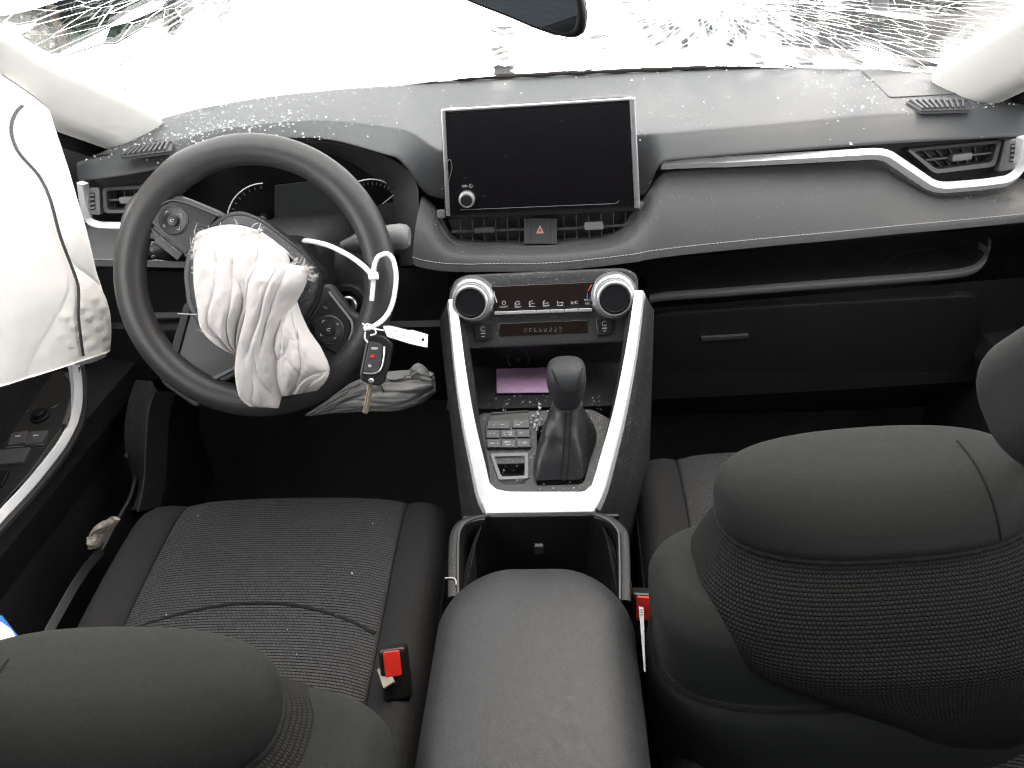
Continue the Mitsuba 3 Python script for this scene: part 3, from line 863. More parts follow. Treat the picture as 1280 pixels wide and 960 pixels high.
# lower left, under the wheel
R = rows([[(a, b, None, y) for a, b, y in r] for r in ([(85, 335, 1.06), (300, 338, 1.06), (560, 335, 1.04)], [(95, 402, 1.06), (300, 404, 1.05), (560, 400, 1.04)], [(95, 410, 1.05), (300, 412, 1.04), (560, 408, 1.03)], [(100, 470, 1.07), (300, 475, 1.05), (560, 470, 1.05)], [(100, 500, 1.2), (300, 505, 1.2), (560, 500, 1.2)])], 40)
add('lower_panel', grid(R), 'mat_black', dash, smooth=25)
ed = PP([(165, 395), (200, 394), (245, 393), (300, 393), (420, 392)], y=1.05)
add('edge', bar(spline(ed, 20), 0.012, 0.01, (0, -0.7, 0.7)), 'mat_pad', dash)
add('switch_row', quadprism((184, 413), (226, 424), plane(1.045, 0.62, 10), 0.006, 0.001), 'mat_smooth_black', dash)

# instrument cluster in its hood
ic = add('instrument_cluster', prism(PP([(212, 240), (240, 212), (285, 196), (390, 182), (470, 212), (502, 240), (512, 330), (240, 345)], y=1.125), (0, -1, 0), 0.01, 0.001, 0.01), 'mat_gloss', dash, label='dark instrument cluster behind the steering wheel')
icp = plane(1.118, 0.80, 0)
add('display', prism(PP([(343, 232), (404, 225), (446, 236), (446, 293), (343, 293)], icp), icp[1], 0.003, 0.0006, 0.003), 'mat_lcd', ic, label='greenish grey display of the cluster')
def arc(cx, cy, r, a0, a1, pl, n=30):
    a = np.radians(np.linspace(a0, a1, n))
    return PP(np.c_[cx + r * np.cos(a), cy - r * np.sin(a)], pl)
add('gauge_ring', tube(arc(330, 275, 46, 92, 185, shift(icp, 0.002)), 0.0011, 6), 'mat_silver', ic)
add('gauge_ring', tube(arc(464, 268, 44, 45, 115, shift(icp, 0.002)), 0.0011, 6), 'mat_silver', ic)
for cx, cy, r0, a0, a1 in ((330, 275, 43, 95, 182), (464, 268, 41, 48, 112)):
    for q in np.linspace(a0, a1, 9):
        add('tick', tube(np.vstack([arc(cx, cy, r0, q, q, shift(icp, 0.002), 1), arc(cx, cy, r0 - 4, q, q, shift(icp, 0.002), 1)]), 0.0006, 4), 'mat_mark_dim', ic)
add('pointer', tube(PP([(478, 255), (493, 243)], shift(icp, 0.003)), 0.0007, 5), 'mat_mark', ic)
add('reset_knob', lathe([(0.008, 0), (0.008, 0.012), (0.006, 0.014)], P(331, 272, icp), icp[1], 18), 'mat_smooth_black', ic)
hood = spline(PP([(218, 240), (240, 214), (284, 199), (330, 191)], y=1.09), 30)
add('bezel', bar(hood, 0.007, 0.02, (0.1, -0.8, 0.6)), 'mat_grey', ic, label='light edge of the hood, left part')
hd = rows([[(a, b, None, y) for a, b, y in r] for r in ([(200, 232, 1.05), (232, 205, 1.06), (285, 180, 1.08), (390, 176, 1.09), (490, 199, 1.08), (523, 240, 1.055), (515, 332, 1.02)],
            [(216, 240, 1.08), (242, 214, 1.09), (288, 196, 1.10), (395, 184, 1.10), (470, 212, 1.10), (500, 242, 1.09), (507, 332, 1.07)], [(222, 245, 1.13), (248, 220, 1.13), (292, 204, 1.13), (395, 192, 1.13), (460, 218, 1.13), (490, 247, 1.13), (497, 335, 1.13)])], 90)
add('hood', grid(thicken(hd, 14)), 'mat_hood', dash, smooth=40)
# touchscreen
tp = plane(1.04, 0.85, 7)
ts = add('touchscreen', prism(PP([(551, 141), (560, 136), (782, 121), (794, 124), (799, 262), (790, 264), (562, 274), (556, 270)], shift(tp, -0.006)), tp[1], 0.022, 0.002, 0.004), 'mat_black', dash, label='switched off black touchscreen between pale side rails')
add('glass', prism(PP([(556, 143), (786, 128.5), (791, 258), (563, 268)], tp), tp[1], 0.004, 0.0008, 0.003), 'mat_gloss', ts)
add('rail', bar(PP([(553.5, 138), (560, 270)], shift(tp, 0.002)), 0.0062, 0.014, tp[1], 0.3), 'mat_satin', ts)
add('rail', bar(PP([(790.5, 124), (797, 260)], shift(tp, 0.002)), 0.0085, 0.014, tp[1], 0.3), 'mat_satin', ts)
add('rail', bar(PP([(556, 138.5), (790, 124)], shift(tp, 0.001)), 0.003, 0.014, tp[1], 0.3), 'mat_silver_grip', ts)
add('lower_edge', bar(rounded(PP([(575, 262.5), (770, 254.5), (774, 251)], shift(tp, 0.0004)), 0.003, 5, closed=False), 0.0009, 0.0008, tp[1]), 'mat_mark_dim', ts)
kc = P(584, 248, shift(tp, 0.0))
add('volume_knob', lathe([(0.0115, 0), (0.0115, 0.009), (0.0105, 0.0105), (0.0085, 0.011), (0.0078, 0.0102), (0.0, 0.0102)], kc, tp[1], 32), 'mat_silver_grip', ts)
add('volume_cap', lathe([(0.0082, 0.009), (0.0082, 0.0115), (0.0075, 0.0122), (0.0, 0.0124)], kc, tp[1], 28), 'mat_smooth_black', ts)
add('lettering', cat(letters('VOL', 0.0032, 581, 232.5, shift(tp, 0.0003), 0.05), tube(arc(588.5, 232.5, 2.0, 130, 410, shift(tp, 0.0006), 14), 0.0003, 4), tube(PP([(588.5, 229.5), (588.5, 232)], shift(tp, 0.0006)), 0.0003, 4)), 'mat_mark', ts, smooth=False)
add('hanging_thread', tube(spline(PP([(560, 232), (562, 222), (565, 208), (562, 199), (559, 203), (558, 212)], shift(tp, 0.003)), 30), 0.0005, 5), 'mat_mark_dim', ts)

# vents and hazard switch below the screen
bp_ = plane(1.05, 0.745, 22)
sv = add('centre_vent', prism(PP([(560, 274), (800, 262), (797, 275), (778, 297), (760, 302), (575, 309)], shift(bp_, -0.05)), bp_[1], 0.004, 0), 'mat_dark_grey', dash, label='pair of air vents under the touchscreen')
for x0, x1, yl, yr in ((568, 656, 276, 272), (697, 790, 270, 265)):
    for i in range(6):
        f = (i + 0.5) / 6
        px = x0 + (x1 - x0) * f
        pt_ = yl + (yr - yl) * f
        add('slat', bar(PP([(px, pt_), (px + 1.0, pt_ + 32)], shift(bp_, -0.016)), 0.0013, 0.012, bp_[1]), 'mat_dark_grey', sv)
    add('vane', bar(PP([(x0 - 4, 290 if x0 < 600 else 287), (x1, 287 if x0 < 600 else 281)], shift(bp_, -0.008)), 0.004, 0.016, bp_[1]), 'mat_dark_grey', sv)
add('tab', put(pillow(0.015, 0.004, 0.012, 0.002, 0.0015), P(606, 287.5, shift(bp_, -0.006)), nrm(P(640, 286, bp_) - P(606, 287.5, bp_)), nrm(P(606, 280, bp_) - P(606.5, 290, bp_)), bp_[1]), 'mat_dark_grey', sv)
add('tab', put(pillow(0.014, 0.006, 0.012, 0.002, 0.0015), P(742, 282, shift(bp_, -0.006)), nrm(P(760, 281, bp_) - P(740, 282, bp_)), nrm(P(742, 276, bp_) - P(742.5, 286, bp_)), bp_[1]), 'mat_grey', sv)
for a, b in (((546, 262), (556, 273)), ((796, 252), (806, 262))):
    add('side_wing', quadprism(a, b, shift(bp_, 0.003), 0.01, 0.0015, 0.003), 'mat_grey', sv)
bz = PP([(541, 262), (548, 282), (563, 303), (580, 310), (690, 309), (757, 304), (779, 298), (798, 280), (812, 254)], shift(bp_, 0.0))
add('bezel', tube(spline(rounded(bz, 0.012, 5, closed=False), 70), 0.003, 8), 'mat_pad', sv)
hz = add('hazard_switch', quadprism((655, 273), (696, 305), shift(bp_, 0.002), 0.03, 0.0012, 0.001), 'mat_dark_grey', dash, label='hazard light switch with a red triangle')
for px in (663, 688):
    add('groove', bar(PP([(px, 274), (px + 0.4, 304)], shift(bp_, 0.0024)), 0.0008, 0.0008, bp_[1]), 'mat_smooth_black', hz)
tri = PP([(675, 281), (680, 291.5), (670, 292)], shift(bp_, 0.0028))
add('triangle', ring_plate(tri, cen3(tri, 0.35), bp_[1], 0.0008), 'mat_pale_red', hz, smooth=False)

# ------------------------------------------------------------------ steering wheel, turned about a tenth to the right
WC = np.array([-0.3675, 0.8757, 0.7675])
_a, _b = 0.5208, 0.0899
WN = np.array([math.sin(_b) * math.cos(_a), -math.cos(_b) * math.cos(_a), math.sin(_a)])
wpl = (WC, WN)
E1, E2, _ = frame_of(WN)
sw = thing('steering_wheel', 'black steering wheel turned to the right, a torn white airbag hanging from its hub', 'steering wheel')
th = np.linspace(0, 2 * np.pi, 180, endpoint=False)
rimc = WC + 0.165 * (np.cos(th)[:, None] * E1 + np.sin(th)[:, None] * E2)
ph = np.linspace(0, 2 * np.pi, 24, endpoint=False)
# section: fuller on the outside, a little flatter behind
grip = 1 + 0.10 * (np.exp(-((th - 2.62 + 0.55) / 0.12) ** 2) + np.exp(-((th - 5.75 - 0.45) / 0.12) ** 2))
rad = nrm(rimc - WC)
Gr = rimc[:, None] + (0.0205 * np.cos(ph))[None, :, None] * rad[:, None] * grip[:, None, None] + (0.0175 * np.sin(ph))[None, :, None] * WN
add('rim', grid(Gr, close_u=True, close_v=True), 'mat_rim', sw, smooth=True)
wp_ = lambda pts, d=0.0: PP(pts, shift(wpl, d))


def dome_plate(pts, pl, depth, rise, bevel, r):
    """A plate whose face swells towards its middle."""
    q = rounded(PP(pts, pl), r, 6)
    c = q.mean(0)
    n = pl[1]
    G = [q - n * depth, q - n * bevel, c + (q - c) * 0.985 + n * (-0.3 * bevel + rise * 0.03)]
    for f in (0.95, 0.85, 0.7, 0.5, 0.25, 0.02):
        G.append(c + (q - c) * f + n * rise * (1 - f ** 2.2))
    m = grid(np.array(G), close_v=True)
    nn_ = np.cross(q[1] - q[0], c - q[0]) @ n
    if nn_ > 0:
        m.faces = m.faces[:, ::-1]
    return m


sp_l = [(158, 248), (185, 226), (212, 240), (232, 246), (276, 264), (300, 290), (262, 330), (228, 322), (196, 300), (160, 300), (146, 280)]
add('spoke', prism(wp_(sp_l, 0.004), WN, 0.018, 0.006, 0.010), 'mat_rim', sw)
sp_r = [(392, 360), (412, 352), (442, 392), (470, 396), (482, 420), (466, 462), (436, 478), (412, 470), (404, 448), (372, 410)]
add('spoke', prism(wp_(sp_r, 0.004), WN, 0.018, 0.006, 0.010), 'mat_rim', sw)
sp_b = [(226, 388), (236, 384), (320, 440), (318, 456), (262, 490), (246, 512), (200, 480), (196, 462), (207, 452)]
add('spoke', prism(wp_(sp_b, 0.001), WN, 0.018, 0.005, 0.010), 'mat_rim', sw)
ib = [(229, 378), (246, 376), (306, 425), (302, 458), (250, 485), (216, 470), (210, 456)]
b_in = [(239, 386), (249, 384), (300, 428), (294, 456), (250, 478), (223, 467), (219, 458)]
lowr = add('spoke_insert', ring_plate(wp_(ib, 0.005), wp_(b_in, 0.004), WN, 0.01, 0.006, 0.006), 'mat_smooth_black', sw, label='smooth black frame of the lower spoke')
add('panel', prism(wp_(b_in, -0.004), WN, 0.008, 0.001, 0.004), 'mat_black', lowr)
hub = [(261, 280), (279, 266), (300, 262), (326, 272), (373, 308), (397, 332), (405, 352), (396, 384), (381, 405), (345, 440), (312, 446), (251, 413), (232, 384), (227, 340), (234, 307)]
add('hub_shell', prism(wp_(hub, 0.009), WN, 0.04, 0.005, 0.012), 'mat_smooth_black', sw)
hubc = np.array(hub, float); hc = hubc.mean(0)
add('airbag_cover', dome_plate(list(map(tuple, hc + (hubc - hc) * 0.93)), shift(wpl, 0.015), 0.012, 0.016, 0.004, 0.012), 'mat_console', sw, smooth=40, label='dark grey cover burst open by the airbag')
split = wp_([(322, 300), (345, 310), (366, 324), (372, 330), (366, 338), (345, 330), (325, 316)], 0.033)
add('torn_edge', prism(split, WN, 0.004, 0.0008, 0.002), 'mat_smooth_black', sw)
add('torn_edge', tube(spline(wp_([(318, 297), (335, 303), (352, 313), (372, 327)], 0.035), 24), 0.0016, 7), 'mat_grey', sw, label='pale torn edge of the cover')
# switch pods
pod_l = [(180, 268), (214, 250), (235, 255), (272, 270), (254, 294), (232, 318), (186, 276)]
pl_ = add('switch_pod', prism(wp_(pod_l, 0.008), WN, 0.012, 0.0018, 0.004), 'mat_smooth_black', sw, label='left switch pod')
add('frame', tube(rounded(wp_([(180, 268), (214, 249), (235, 254), (274, 270)], 0.0085), 0.008, 5, closed=False), 0.0014, 7), 'mat_dark_grey', pl_)
add('key', prism(wp_([(187, 283), (229, 317), (222, 326), (193, 303)], 0.006), WN, 0.01, 0.0014, 0.002), 'mat_smooth_black', pl_)
add('key', prism(wp_([(243, 277), (262, 283), (246, 306), (232, 297)], 0.0088), WN, 0.004, 0.001, 0.002), 'mat_smooth_black', pl_)
pod_r = [(413, 368), (437, 402), (438, 412), (426, 446), (405, 434), (386, 404)]
pr_ = add('switch_pod', prism(wp_(pod_r, 0.008), WN, 0.012, 0.0018, 0.004), 'mat_smooth_black', sw, label='right switch pod')
add('frame', tube(rounded(wp_([(411, 365), (440, 402), (441, 412), (428, 448)], 0.0085), 0.008, 5, closed=False), 0.0016, 7), 'mat_grey', pr_)
add('key', prism(wp_([(396, 388), (408, 374), (418, 386), (402, 396)], 0.0088), WN, 0.004, 0.001, 0.002), 'mat_smooth_black', pr_)
for (cx, cy), pod in (((217, 276), pl_), ((412, 412), pr_)):
    c = P(cx, cy, shift(wpl, 0.0082))
    rp = add('round_pad', lathe([(0.0185, -0.002), (0.0185, 0.0008), (0.0172, 0.002), (0.012, 0.0016), (0.009, 0.0006), (0.0072, 0.0006), (0.0068, 0.0030), (0.0055, 0.0036), (0, 0.0036)], c, WN, 34), 'mat_smooth_black', pod)
    add('pad_edge', tube(c + 0.0187 * (np.cos(th[::5])[:, None] * E1 + np.sin(th[::5])[:, None] * E2) + WN * 0.0006, 0.0005, 5, closed=True), 'mat_dark_grey', pod)
    for k in range(4):
        a = k * math.pi / 2 + 0.5
        d = math.cos(a) * E1 + math.sin(a) * E2
        t = -math.sin(a) * E1 + math.cos(a) * E2
        o = c + d * 0.0135 + WN * 0.0026
        add('arrow', tube(np.array([o - t * 0.0022 - d * 0.0012, o + d * 0.0008, o + t * 0.0022 - d * 0.0012]), 0.0004, 5), 'mat_mark', pod, smooth=False)
    add('mark', tube(np.array([c + WN * 0.0039 + E1 * 0.0025 * math.cos(a) + E2 * 0.0016 * math.sin(a) for a in np.linspace(0.4, 5.4, 14)]), 0.00045, 5), 'mat_mark', pod, smooth=False)
for (x0, y0, x1, y1), pod in (((200, 296, 206, 301), pl_), ((215, 308, 221, 314), pl_), ((247, 286, 252, 292), pl_), ((404, 383, 409, 386), pr_)):
    add('mark', tube(wp_([(x0, y0), (x1, y1)], 0.0096), 0.0006, 5), 'mat_mark_dim', pod)
pods = [(233, 316), (243, 326), (238, 334), (226, 327)]
add('key', prism(wp_([(240, 300), (258, 286), (262, 300), (240, 328), (231, 320)], 0.0065), WN, 0.01, 0.0012, 0.002), 'mat_smooth_black', pl_)

# column behind the wheel, stalks, ignition lock
col = thing('steering_column', 'black steering column cover with two stalks and the ignition lock, behind the wheel', 'steering column')
cdir = nrm(np.array([0.03, 0.93, -0.34]))
c0 = WC - WN * 0.045 + np.array([0.01, 0, 0.0])
e1 = nrm(np.cross(cdir, [0, 0, 1])); e2 = np.cross(e1, cdir)
ringq = lambda s, hx, hy: np.array([c0 + cdir * s + e1 * a + e2 * b for a, b in rrect(hx, hy, 0.03, 6)])
add('cover', stack([ringq(-0.002, 0.055, 0.045), ringq(0.0, 0.068, 0.058), ringq(0.03, 0.075, 0.064), ringq(0.14, 0.08, 0.075), ringq(0.22, 0.08, 0.08)][::1]), 'mat_black', col, smooth=40)
spl = plane(0.955, 0.77, 15)
st = spline(PP([(428, 309), (445, 305), (462, 302)], spl), 14)
wst = add('wiper_stalk', tube(st, np.interp(np.linspace(0, 1, 14), [0, .4, .7, 1], [0.008, 0.012, 0.0165, 0.0145]), 16), 'mat_dark_grey', col, label='wiper stalk at the right')
st = spline(PP([(458, 302), (478, 298), (497, 296), (512, 296)], spl), 16)
add('end_piece', tube(st, np.interp(np.linspace(0, 1, 16), [0, .25, .8, .93, 1], [0.012, 0.0165, 0.018, 0.0165, 0.012]), 18), 'mat_grey', wst)
st = spline(PP([(260, 318), (225, 316), (196, 310), (176, 311)], plane(0.955, 0.77, 15)), 14)
lst = add('light_stalk', tube(st, np.interp(np.linspace(0, 1, 14), [0, .4, .6, .93, 1], [0.009, 0.012, 0.016, 0.0165, 0.012]), 16), 'mat_smooth_black', col, label='light stalk at the left')
for px, py in ((190, 304), (191, 313), (192, 321)):
    c = P(px, py, shift(plane(0.955, 0.77, 15), 0.0172))
    add('mark', tube(np.array([c + [0.0028 * math.cos(a), 0, 0.0018 * math.sin(a)] for a in np.linspace(0, 4.6, 9)]), 0.0005, 4), 'mat_mark', lst, smooth=False)
ipl = plane(0.935, 0.70, 20)
kb = add('ignition_lock', lathe([(0.034, -0.03), (0.032, 0.0), (0.027, 0.008), (0.020, 0.009), (0.0185, 0.002), (0, 0.002)], P(436, 380, ipl), ipl[1], 36), 'mat_smooth_black', col, label='ignition lock with a steel key ring slot')
add('cylinder', lathe([(0.0125, 0), (0.0125, 0.008), (0.0105, 0.0095), (0.0085, 0.0085), (0.008, 0.005), (0, 0.005)], P(437, 380, ipl), ipl[1], 30), 'mat_steel', kb)
add('keyway', bar(PP([(437, 375), (437, 385)], shift(ipl, 0.0056)), 0.0022, 0.0006, ipl[1]), 'mat_smooth_black', kb)
add('lower_cover', lathe([(0.05, -0.05), (0.048, 0.0), (0.03, 0.012), (0, 0.014)], P(420, 350, plane(0.955, 0.72, 20)), ipl[1], 30), 'mat_black', col)


# ------------------------------------------------------------------ torn airbags
def cloth(L, Rr, pl, H, folds, nu=90, nv=90, back=0.004, seed=0, edge=0.5, bow=0.0, rough=1.0):
    """A sheet of cloth between a left and a right edge (points in the photograph met with a plane), swollen by H(t) towards the viewer, with gathered folds:
    folds = list of (number, amplitude, phase, drift, t0, t1)."""
    A, B = spline(PP(L, pl), nu), spline(PP(Rr, pl), nu)
    s = np.linspace(0, 1, nv)
    t = np.linspace(0, 1, nu)
    base = A[:, None] * (1 - s)[None, :, None] + B[:, None] * s[None, :, None]
    wdt = np.linalg.norm(B - A, axis=1)[:, None]
    base = base + (A[0] - A[3]) / np.linalg.norm(A[0] - A[3]) * bow * (np.exp(-t / 0.12)[:, None] * np.sin(np.pi * s)[None] ** 0.8)[..., None]
    sec = np.maximum(4 * s * (1 - s), 0) ** edge
    h = H(t)[:, None] * sec[None]
    Sg, Tg = np.meshgrid(s, t)
    wob = meshkit.noise(np.stack([Sg * 4, Tg * 3, 0 * Sg + seed], -1), seed)
    for k, amp, phs, drift, t0, t1 in folds:
        env = np.clip((Tg - t0) / 0.12, 0, 1) * np.clip((t1 - Tg) / 0.12, 0, 1)
        x = k * (Sg + 0.22 * (meshkit.noise(np.stack([Sg * 2.2, Tg * 0.8, 0 * Sg + 9], -1), seed + 3) - 0.5)) + drift * Tg + phs + 0.9 * wob
        f = np.abs(np.sin(np.pi * x)) ** 0.65                              # sharp valleys, round crests
        env = env * (0.25 + 1.2 * meshkit.noise(np.stack([np.floor(x) * 1.7, Tg * 3.0, 0 * Sg + 5], -1), seed + 7))
        h = h + amp * env * (f - 0.5) * np.minimum(1, sec[None] * 1.4)
    h = h + rough * (0.007 * (meshkit.fbm(np.stack([Sg * 3 + Tg * 2, Tg * 4, 0 * Sg + 3], -1), 3, seed) - 0.5) + 0.0018 * (np.abs(meshkit.noise(np.stack([Sg * 6 - Tg * 5, Tg * 7 + Sg * 3, 0 * Sg + 13], -1), seed) - 0.5) * 2) ** 0.6) * sec[None]
    n = pl[1]
    front = base + h[..., None] * n
    rear = base - n * back * sec[None, :, None]
    G = np.concatenate([front, rear[:, ::-1]], 1)
    m = grid(G, close_v=True)
    m.faces = m.faces[:, ::-1]
    fan = []
    N = G.shape[1]
    i = np.arange(nv - 1)
    for r0, flip in ((0, False), ((nu - 1) * N, True)):
        f = np.vstack([np.c_[r0 + i, r0 + i + 1, r0 + N - 2 - i], np.c_[r0 + i, r0 + N - 2 - i, r0 + N - 1 - i]])
        fan.append(f[:, ::-1] if flip else f)
    uv = np.stack([(Sg * wdt), Tg * np.linalg.norm(np.diff(A, axis=0), axis=1).sum()], -1)
    uv = np.concatenate([uv, uv[:, ::-1]], 1).reshape(-1, 2)
    return tm(m.vertices, np.vstack([m.faces, *fan])), uv


ab = thing('deployed_airbag', 'deflated white airbag hanging in gathered folds from the steering wheel hub', 'airbag')
apl = shift(wpl, 0.028)
m, uv = cloth([(246, 292), (243, 316), (245, 345), (249, 380), (254, 408), (272, 430), (297, 442)], [(330, 292), (348, 305), (364, 322), (366, 345), (352, 372), (330, 405), (312, 442)],
              apl, lambda t: 0.003 + 0.043 * np.sin(np.pi * np.clip(t * 0.95, 0, 1)) ** 0.6, [(5, 0.009, 0.1, 0.3, 0.1, 1.2), (2.2, 0.009, 0.4, -0.4, 0.25, 1.1)], seed=1, bow=0.012)
add('upper_drape', m, 'mat_airbag', ab, uv=uv)
m, uv = cloth([(318, 322), (308, 350), (306, 385), (300, 415), (297, 440), (295, 470), (298, 492), (312, 508)], [(386, 334), (384, 350), (368, 385), (360, 415), (356, 445), (354, 470), (353, 490), (348, 510)],
              shift(apl, 0.016), lambda t: 0.004 + 0.034 * np.clip(1 - t, 0, 1) * np.clip(t * 7, 0, 1) ** 0.5 + 0.012 * np.sin(np.pi * t) ** 0.6, [(4.0, 0.010, 0.35, 1.1, -0.05, 0.66), (1.3, 0.004, 0.2, -0.6, 0.5, 1.2)], seed=2)
add('twisted_neck', m, 'mat_airbag', ab, uv=uv)
m, uv = cloth([(362, 372), (350, 405), (345, 440), (344, 470), (348, 496)], [(372, 378), (386, 412), (402, 436), (412, 462), (396, 488)],
              shift(apl, 0.004), lambda t: 0.012 + 0.030 * np.sin(np.pi * np.clip(t, 0, 1)) ** 0.7, [(2.6, 0.006, 0.6, 0.8, 0.1, 1.2), (1.2, 0.008, 0.1, 2.0, 0.2, 1.1)], seed=3)
add('side_lobe', m, 'mat_airbag', ab, uv=uv)
m, uv = cloth([(340, 330), (352, 345), (356, 365)], [(376, 338), (384, 348), (366, 368)], shift(apl, -0.004), lambda t: 0.014 + 0 * t, [(3, 0.006, 0.2, 0.4, -0.1, 1.2)], 30, 40, seed=5)
add('torn_flap', m, 'mat_airbag', ab, uv=uv)
fr = []
rf_ = np.random.default_rng(21)
for (x0, y0), (x1, y1), n, dirn, ln in (((245, 296), (330, 292), 70, (-0.2, -1), 17), ((244, 300), (244, 320), 16, (-1, -0.3), 15), ((376, 336), (390, 350), 44, (1, -0.25), 16), ((366, 328), (384, 340), 16, (0.3, -1), 14), ((243, 320), (242, 345), 8, (-0.6, 0.3), 7), ((252, 405), (256, 412), 3, (-0.2, 1), 12)):
    for _ in range(n):
        f = rf_.random()
        a = np.array([x0 + (x1 - x0) * f, y0 + (y1 - y0) * f]) + rf_.normal(0, 1.5, 2)
        d = nrm(np.array(dirn) + rf_.normal(0, 0.55, 2)) * ln * (0.15 + 0.85 * rf_.random() ** 2.2)
        b = a + d * 0.5 + rf_.normal(0, 2.0, 2)
        c = a + d + rf_.normal(0, 2.5, 2)
        z = 0.004 + 0.016 * rf_.random()
        k = np.array([P(*a, shift(apl, 0.006)), P(*b, shift(apl, 0.006 + z)), P(*c, shift(apl, 0.006 + z * 1.3))])
        fr.append(tube(spline(k, 6), np.linspace(0.0008, 0.0003, 6) * (0.5 + 0.8 * rf_.random()), 4))
add('frayed_edge', cat(fr), 'mat_airbag_inner', ab, smooth=False, kind='stuff', label='frayed white threads along the torn edge')
add('loose_thread', tube(spline(wp_([(222, 392), (232, 392.5), (246, 393)], 0.03), 8), 0.0006, 5), 'mat_airbag_inner', ab)

kn = thing('knee_airbag', 'crumpled grey airbag hanging under the steering wheel, behind the car key', 'airbag')
kpl = plane(0.93, 0.58, 30)
m, uv = cloth([(384, 517), (410, 500), (440, 478), (480, 465), (520, 462), (542, 466)], [(392, 519), (420, 516), (452, 514), (490, 514), (522, 506), (545, 490)],
              kpl, lambda t: 0.012 + 0.022 * np.sin(np.pi * np.clip(t, 0, 1)) ** 0.6, [(3, 0.014, 0.2, 1.4, -0.1, 1.2), (5, 0.006, 0.6, -2.6, -0.1, 1.2)], seed=9)
add('folded_cloth', m, 'mat_knee', kn, uv=uv)
m, uv = cloth([(512, 462), (522, 454), (534, 462)], [(520, 478), (532, 480), (543, 482)], shift(kpl, 0.012), lambda t: 0.008 + 0.01 * np.sin(np.pi * t), [(3, 0.006, 0.1, 1, -0.1, 1.2)], 30, 30, seed=12)
add('torn_end', m, 'mat_knee', kn, uv=uv)
for k in ([(440, 470), (462, 474), (476, 482), (480, 492)], [(478, 470), (492, 476), (508, 470)]):
    add('seam', tube(spline(PP(k, shift(kpl, 0.036)), 14), 0.0007, 5), 'mat_dark_thread', kn)

ca = thing('curtain_airbag', 'large white airbag curtain hanging down over the driver door', 'airbag')
cpl = (np.array([-0.64, 0.8, 0.7]), nrm(np.array([0.93, -0.33, 0.12])))
m, uv = cloth([(-60, 60), (-80, 150), (-95, 240), (-105, 330), (-110, 420), (-105, 510)], [(58, 140), (70, 185), (92, 265), (112, 335), (131, 385), (134, 438)],
              cpl, lambda t: 0.018 + 0.02 * np.sin(np.pi * np.clip(t, 0, 1)), [(2.0, 0.004, 0.75, 0.5, 0.1, 1.2), (1.1, 0.007, 0.2, -0.9, 0.0, 1.2)], 110, 110, seed=14, edge=0.3, rough=0.4)
add('cushion', m, 'mat_curtain', ca, uv=uv)
ck = [(29, 132), (15, 158), (24, 190), (51, 222), (65, 254), (77, 298), (97, 352), (99, 400), (105, 445)]
tn = m.vertices
def on_mesh(V, px, py, lift=0.002, n=None):
    d = nrm(P(px, py, y=3.0) - CAM)
    v = V - CAM
    dist = np.linalg.norm(v - (v @ d)[:, None] * d, axis=1)
    near = np.where(dist < dist.min() + 0.006)[0]
    i = near[np.linalg.norm(v[near], axis=1).argmin()]
    return CAM + d * ((v[i] @ d) - lift)
sm = spline([on_mesh(tn, *q, 0.004) for q in ck], 60)
add('seam', bar(sm, 0.0035, 0.002, cpl[1]), 'mat_dark_grey', ca, label='dark stitched seam down the curtain')
add('hem', tube(spline(PP([(92, 452), (112, 449), (128, 442)], shift(cpl, -0.004)), 10), 0.008, 8, flat=0.6), 'mat_airbag_inner', ca)
add('tether', prism(PP([(34, 140), (46, 146), (40, 176), (30, 170)], shift(cpl, 0.024)), cpl[1], 0.002, 0.0004, 0.003), 'mat_airbag_inner', ca)

# ------------------------------------------------------------------ cable tie, key, tag
ct = thing('cable_tie', 'white plastic cable tie looped round the right side of the steering wheel rim', 'cable tie')
cp = shift(wpl, 0.026)
lp = [(366, 301), (382, 301), (404, 305), (428, 315), (450, 329), (466, 345)]
pth = np.array([P(*q, shift(wpl, d)) for q, d in zip(lp, (-0.035, -0.03, -0.015, 0.0, 0.015, 0.026))])
add('strap', tube(spline(pth, 40), 0.0034, 8, flat=0.5, up=WN), 'mat_white_plastic', ct)
lp = [(467, 346), (468, 332), (474, 320), (483, 317), (491, 324), (495, 342), (493, 368), (486, 390), (476, 402), (464, 409), (455, 411)]
pth = np.array([P(*q, shift(wpl, d)) for q, d in zip(lp, (.028, .03, .032, .032, .03, .026, .024, .024, .025, .026, .026))])
add('strap', tube(spline(pth, 70), 0.0032, 8, flat=0.5, up=WN), 'mat_white_plastic', ct)
add('strap', tube(spline(PP([(467, 346), (466, 360), (464.5, 376)], cp), 10), 0.0030, 8, flat=0.5, up=WN), 'mat_white_plastic', ct)
add('lock_head', put(pillow(0.0062, 0.005, 0.008, 0.002, 0.0015), P(467, 345, cp) - WN * 0.003, E1, E2, WN), 'mat_white_plastic', ct)
ky = thing('car_key', 'black flip key with four buttons and a steel blade, tied to the wheel rim', 'key')
kp = shift(wpl, 0.036)
fob = add('fob', prism(PP([(459, 417), (478, 419), (491, 430), (486, 452), (479, 480), (470, 483), (450, 476), (449, 466)], kp), WN, 0.014, 0.003, 0.006), 'mat_smooth_black', ky)
add('button_panel', prism(PP([(462, 426), (478, 430), (479, 440), (474, 462), (470, 466), (454, 464)], shift(kp, 0.0006)), WN, 0.003, 0.0008, 0.004), 'mat_dark_grey', fob)
add('chrome_edge', tube(spline(PP([(480.5, 433), (479, 452), (474, 464), (466, 467), (454, 466)], shift(kp, 0.0014)), 24), 0.0013, 7), 'mat_steel', fob)
add('rivet', lathe([(0.0036, 0), (0.0036, 0.0012), (0.0024, 0.0022), (0, 0.0024)], P(464, 476, kp), WN, 18), 'mat_steel', fob)
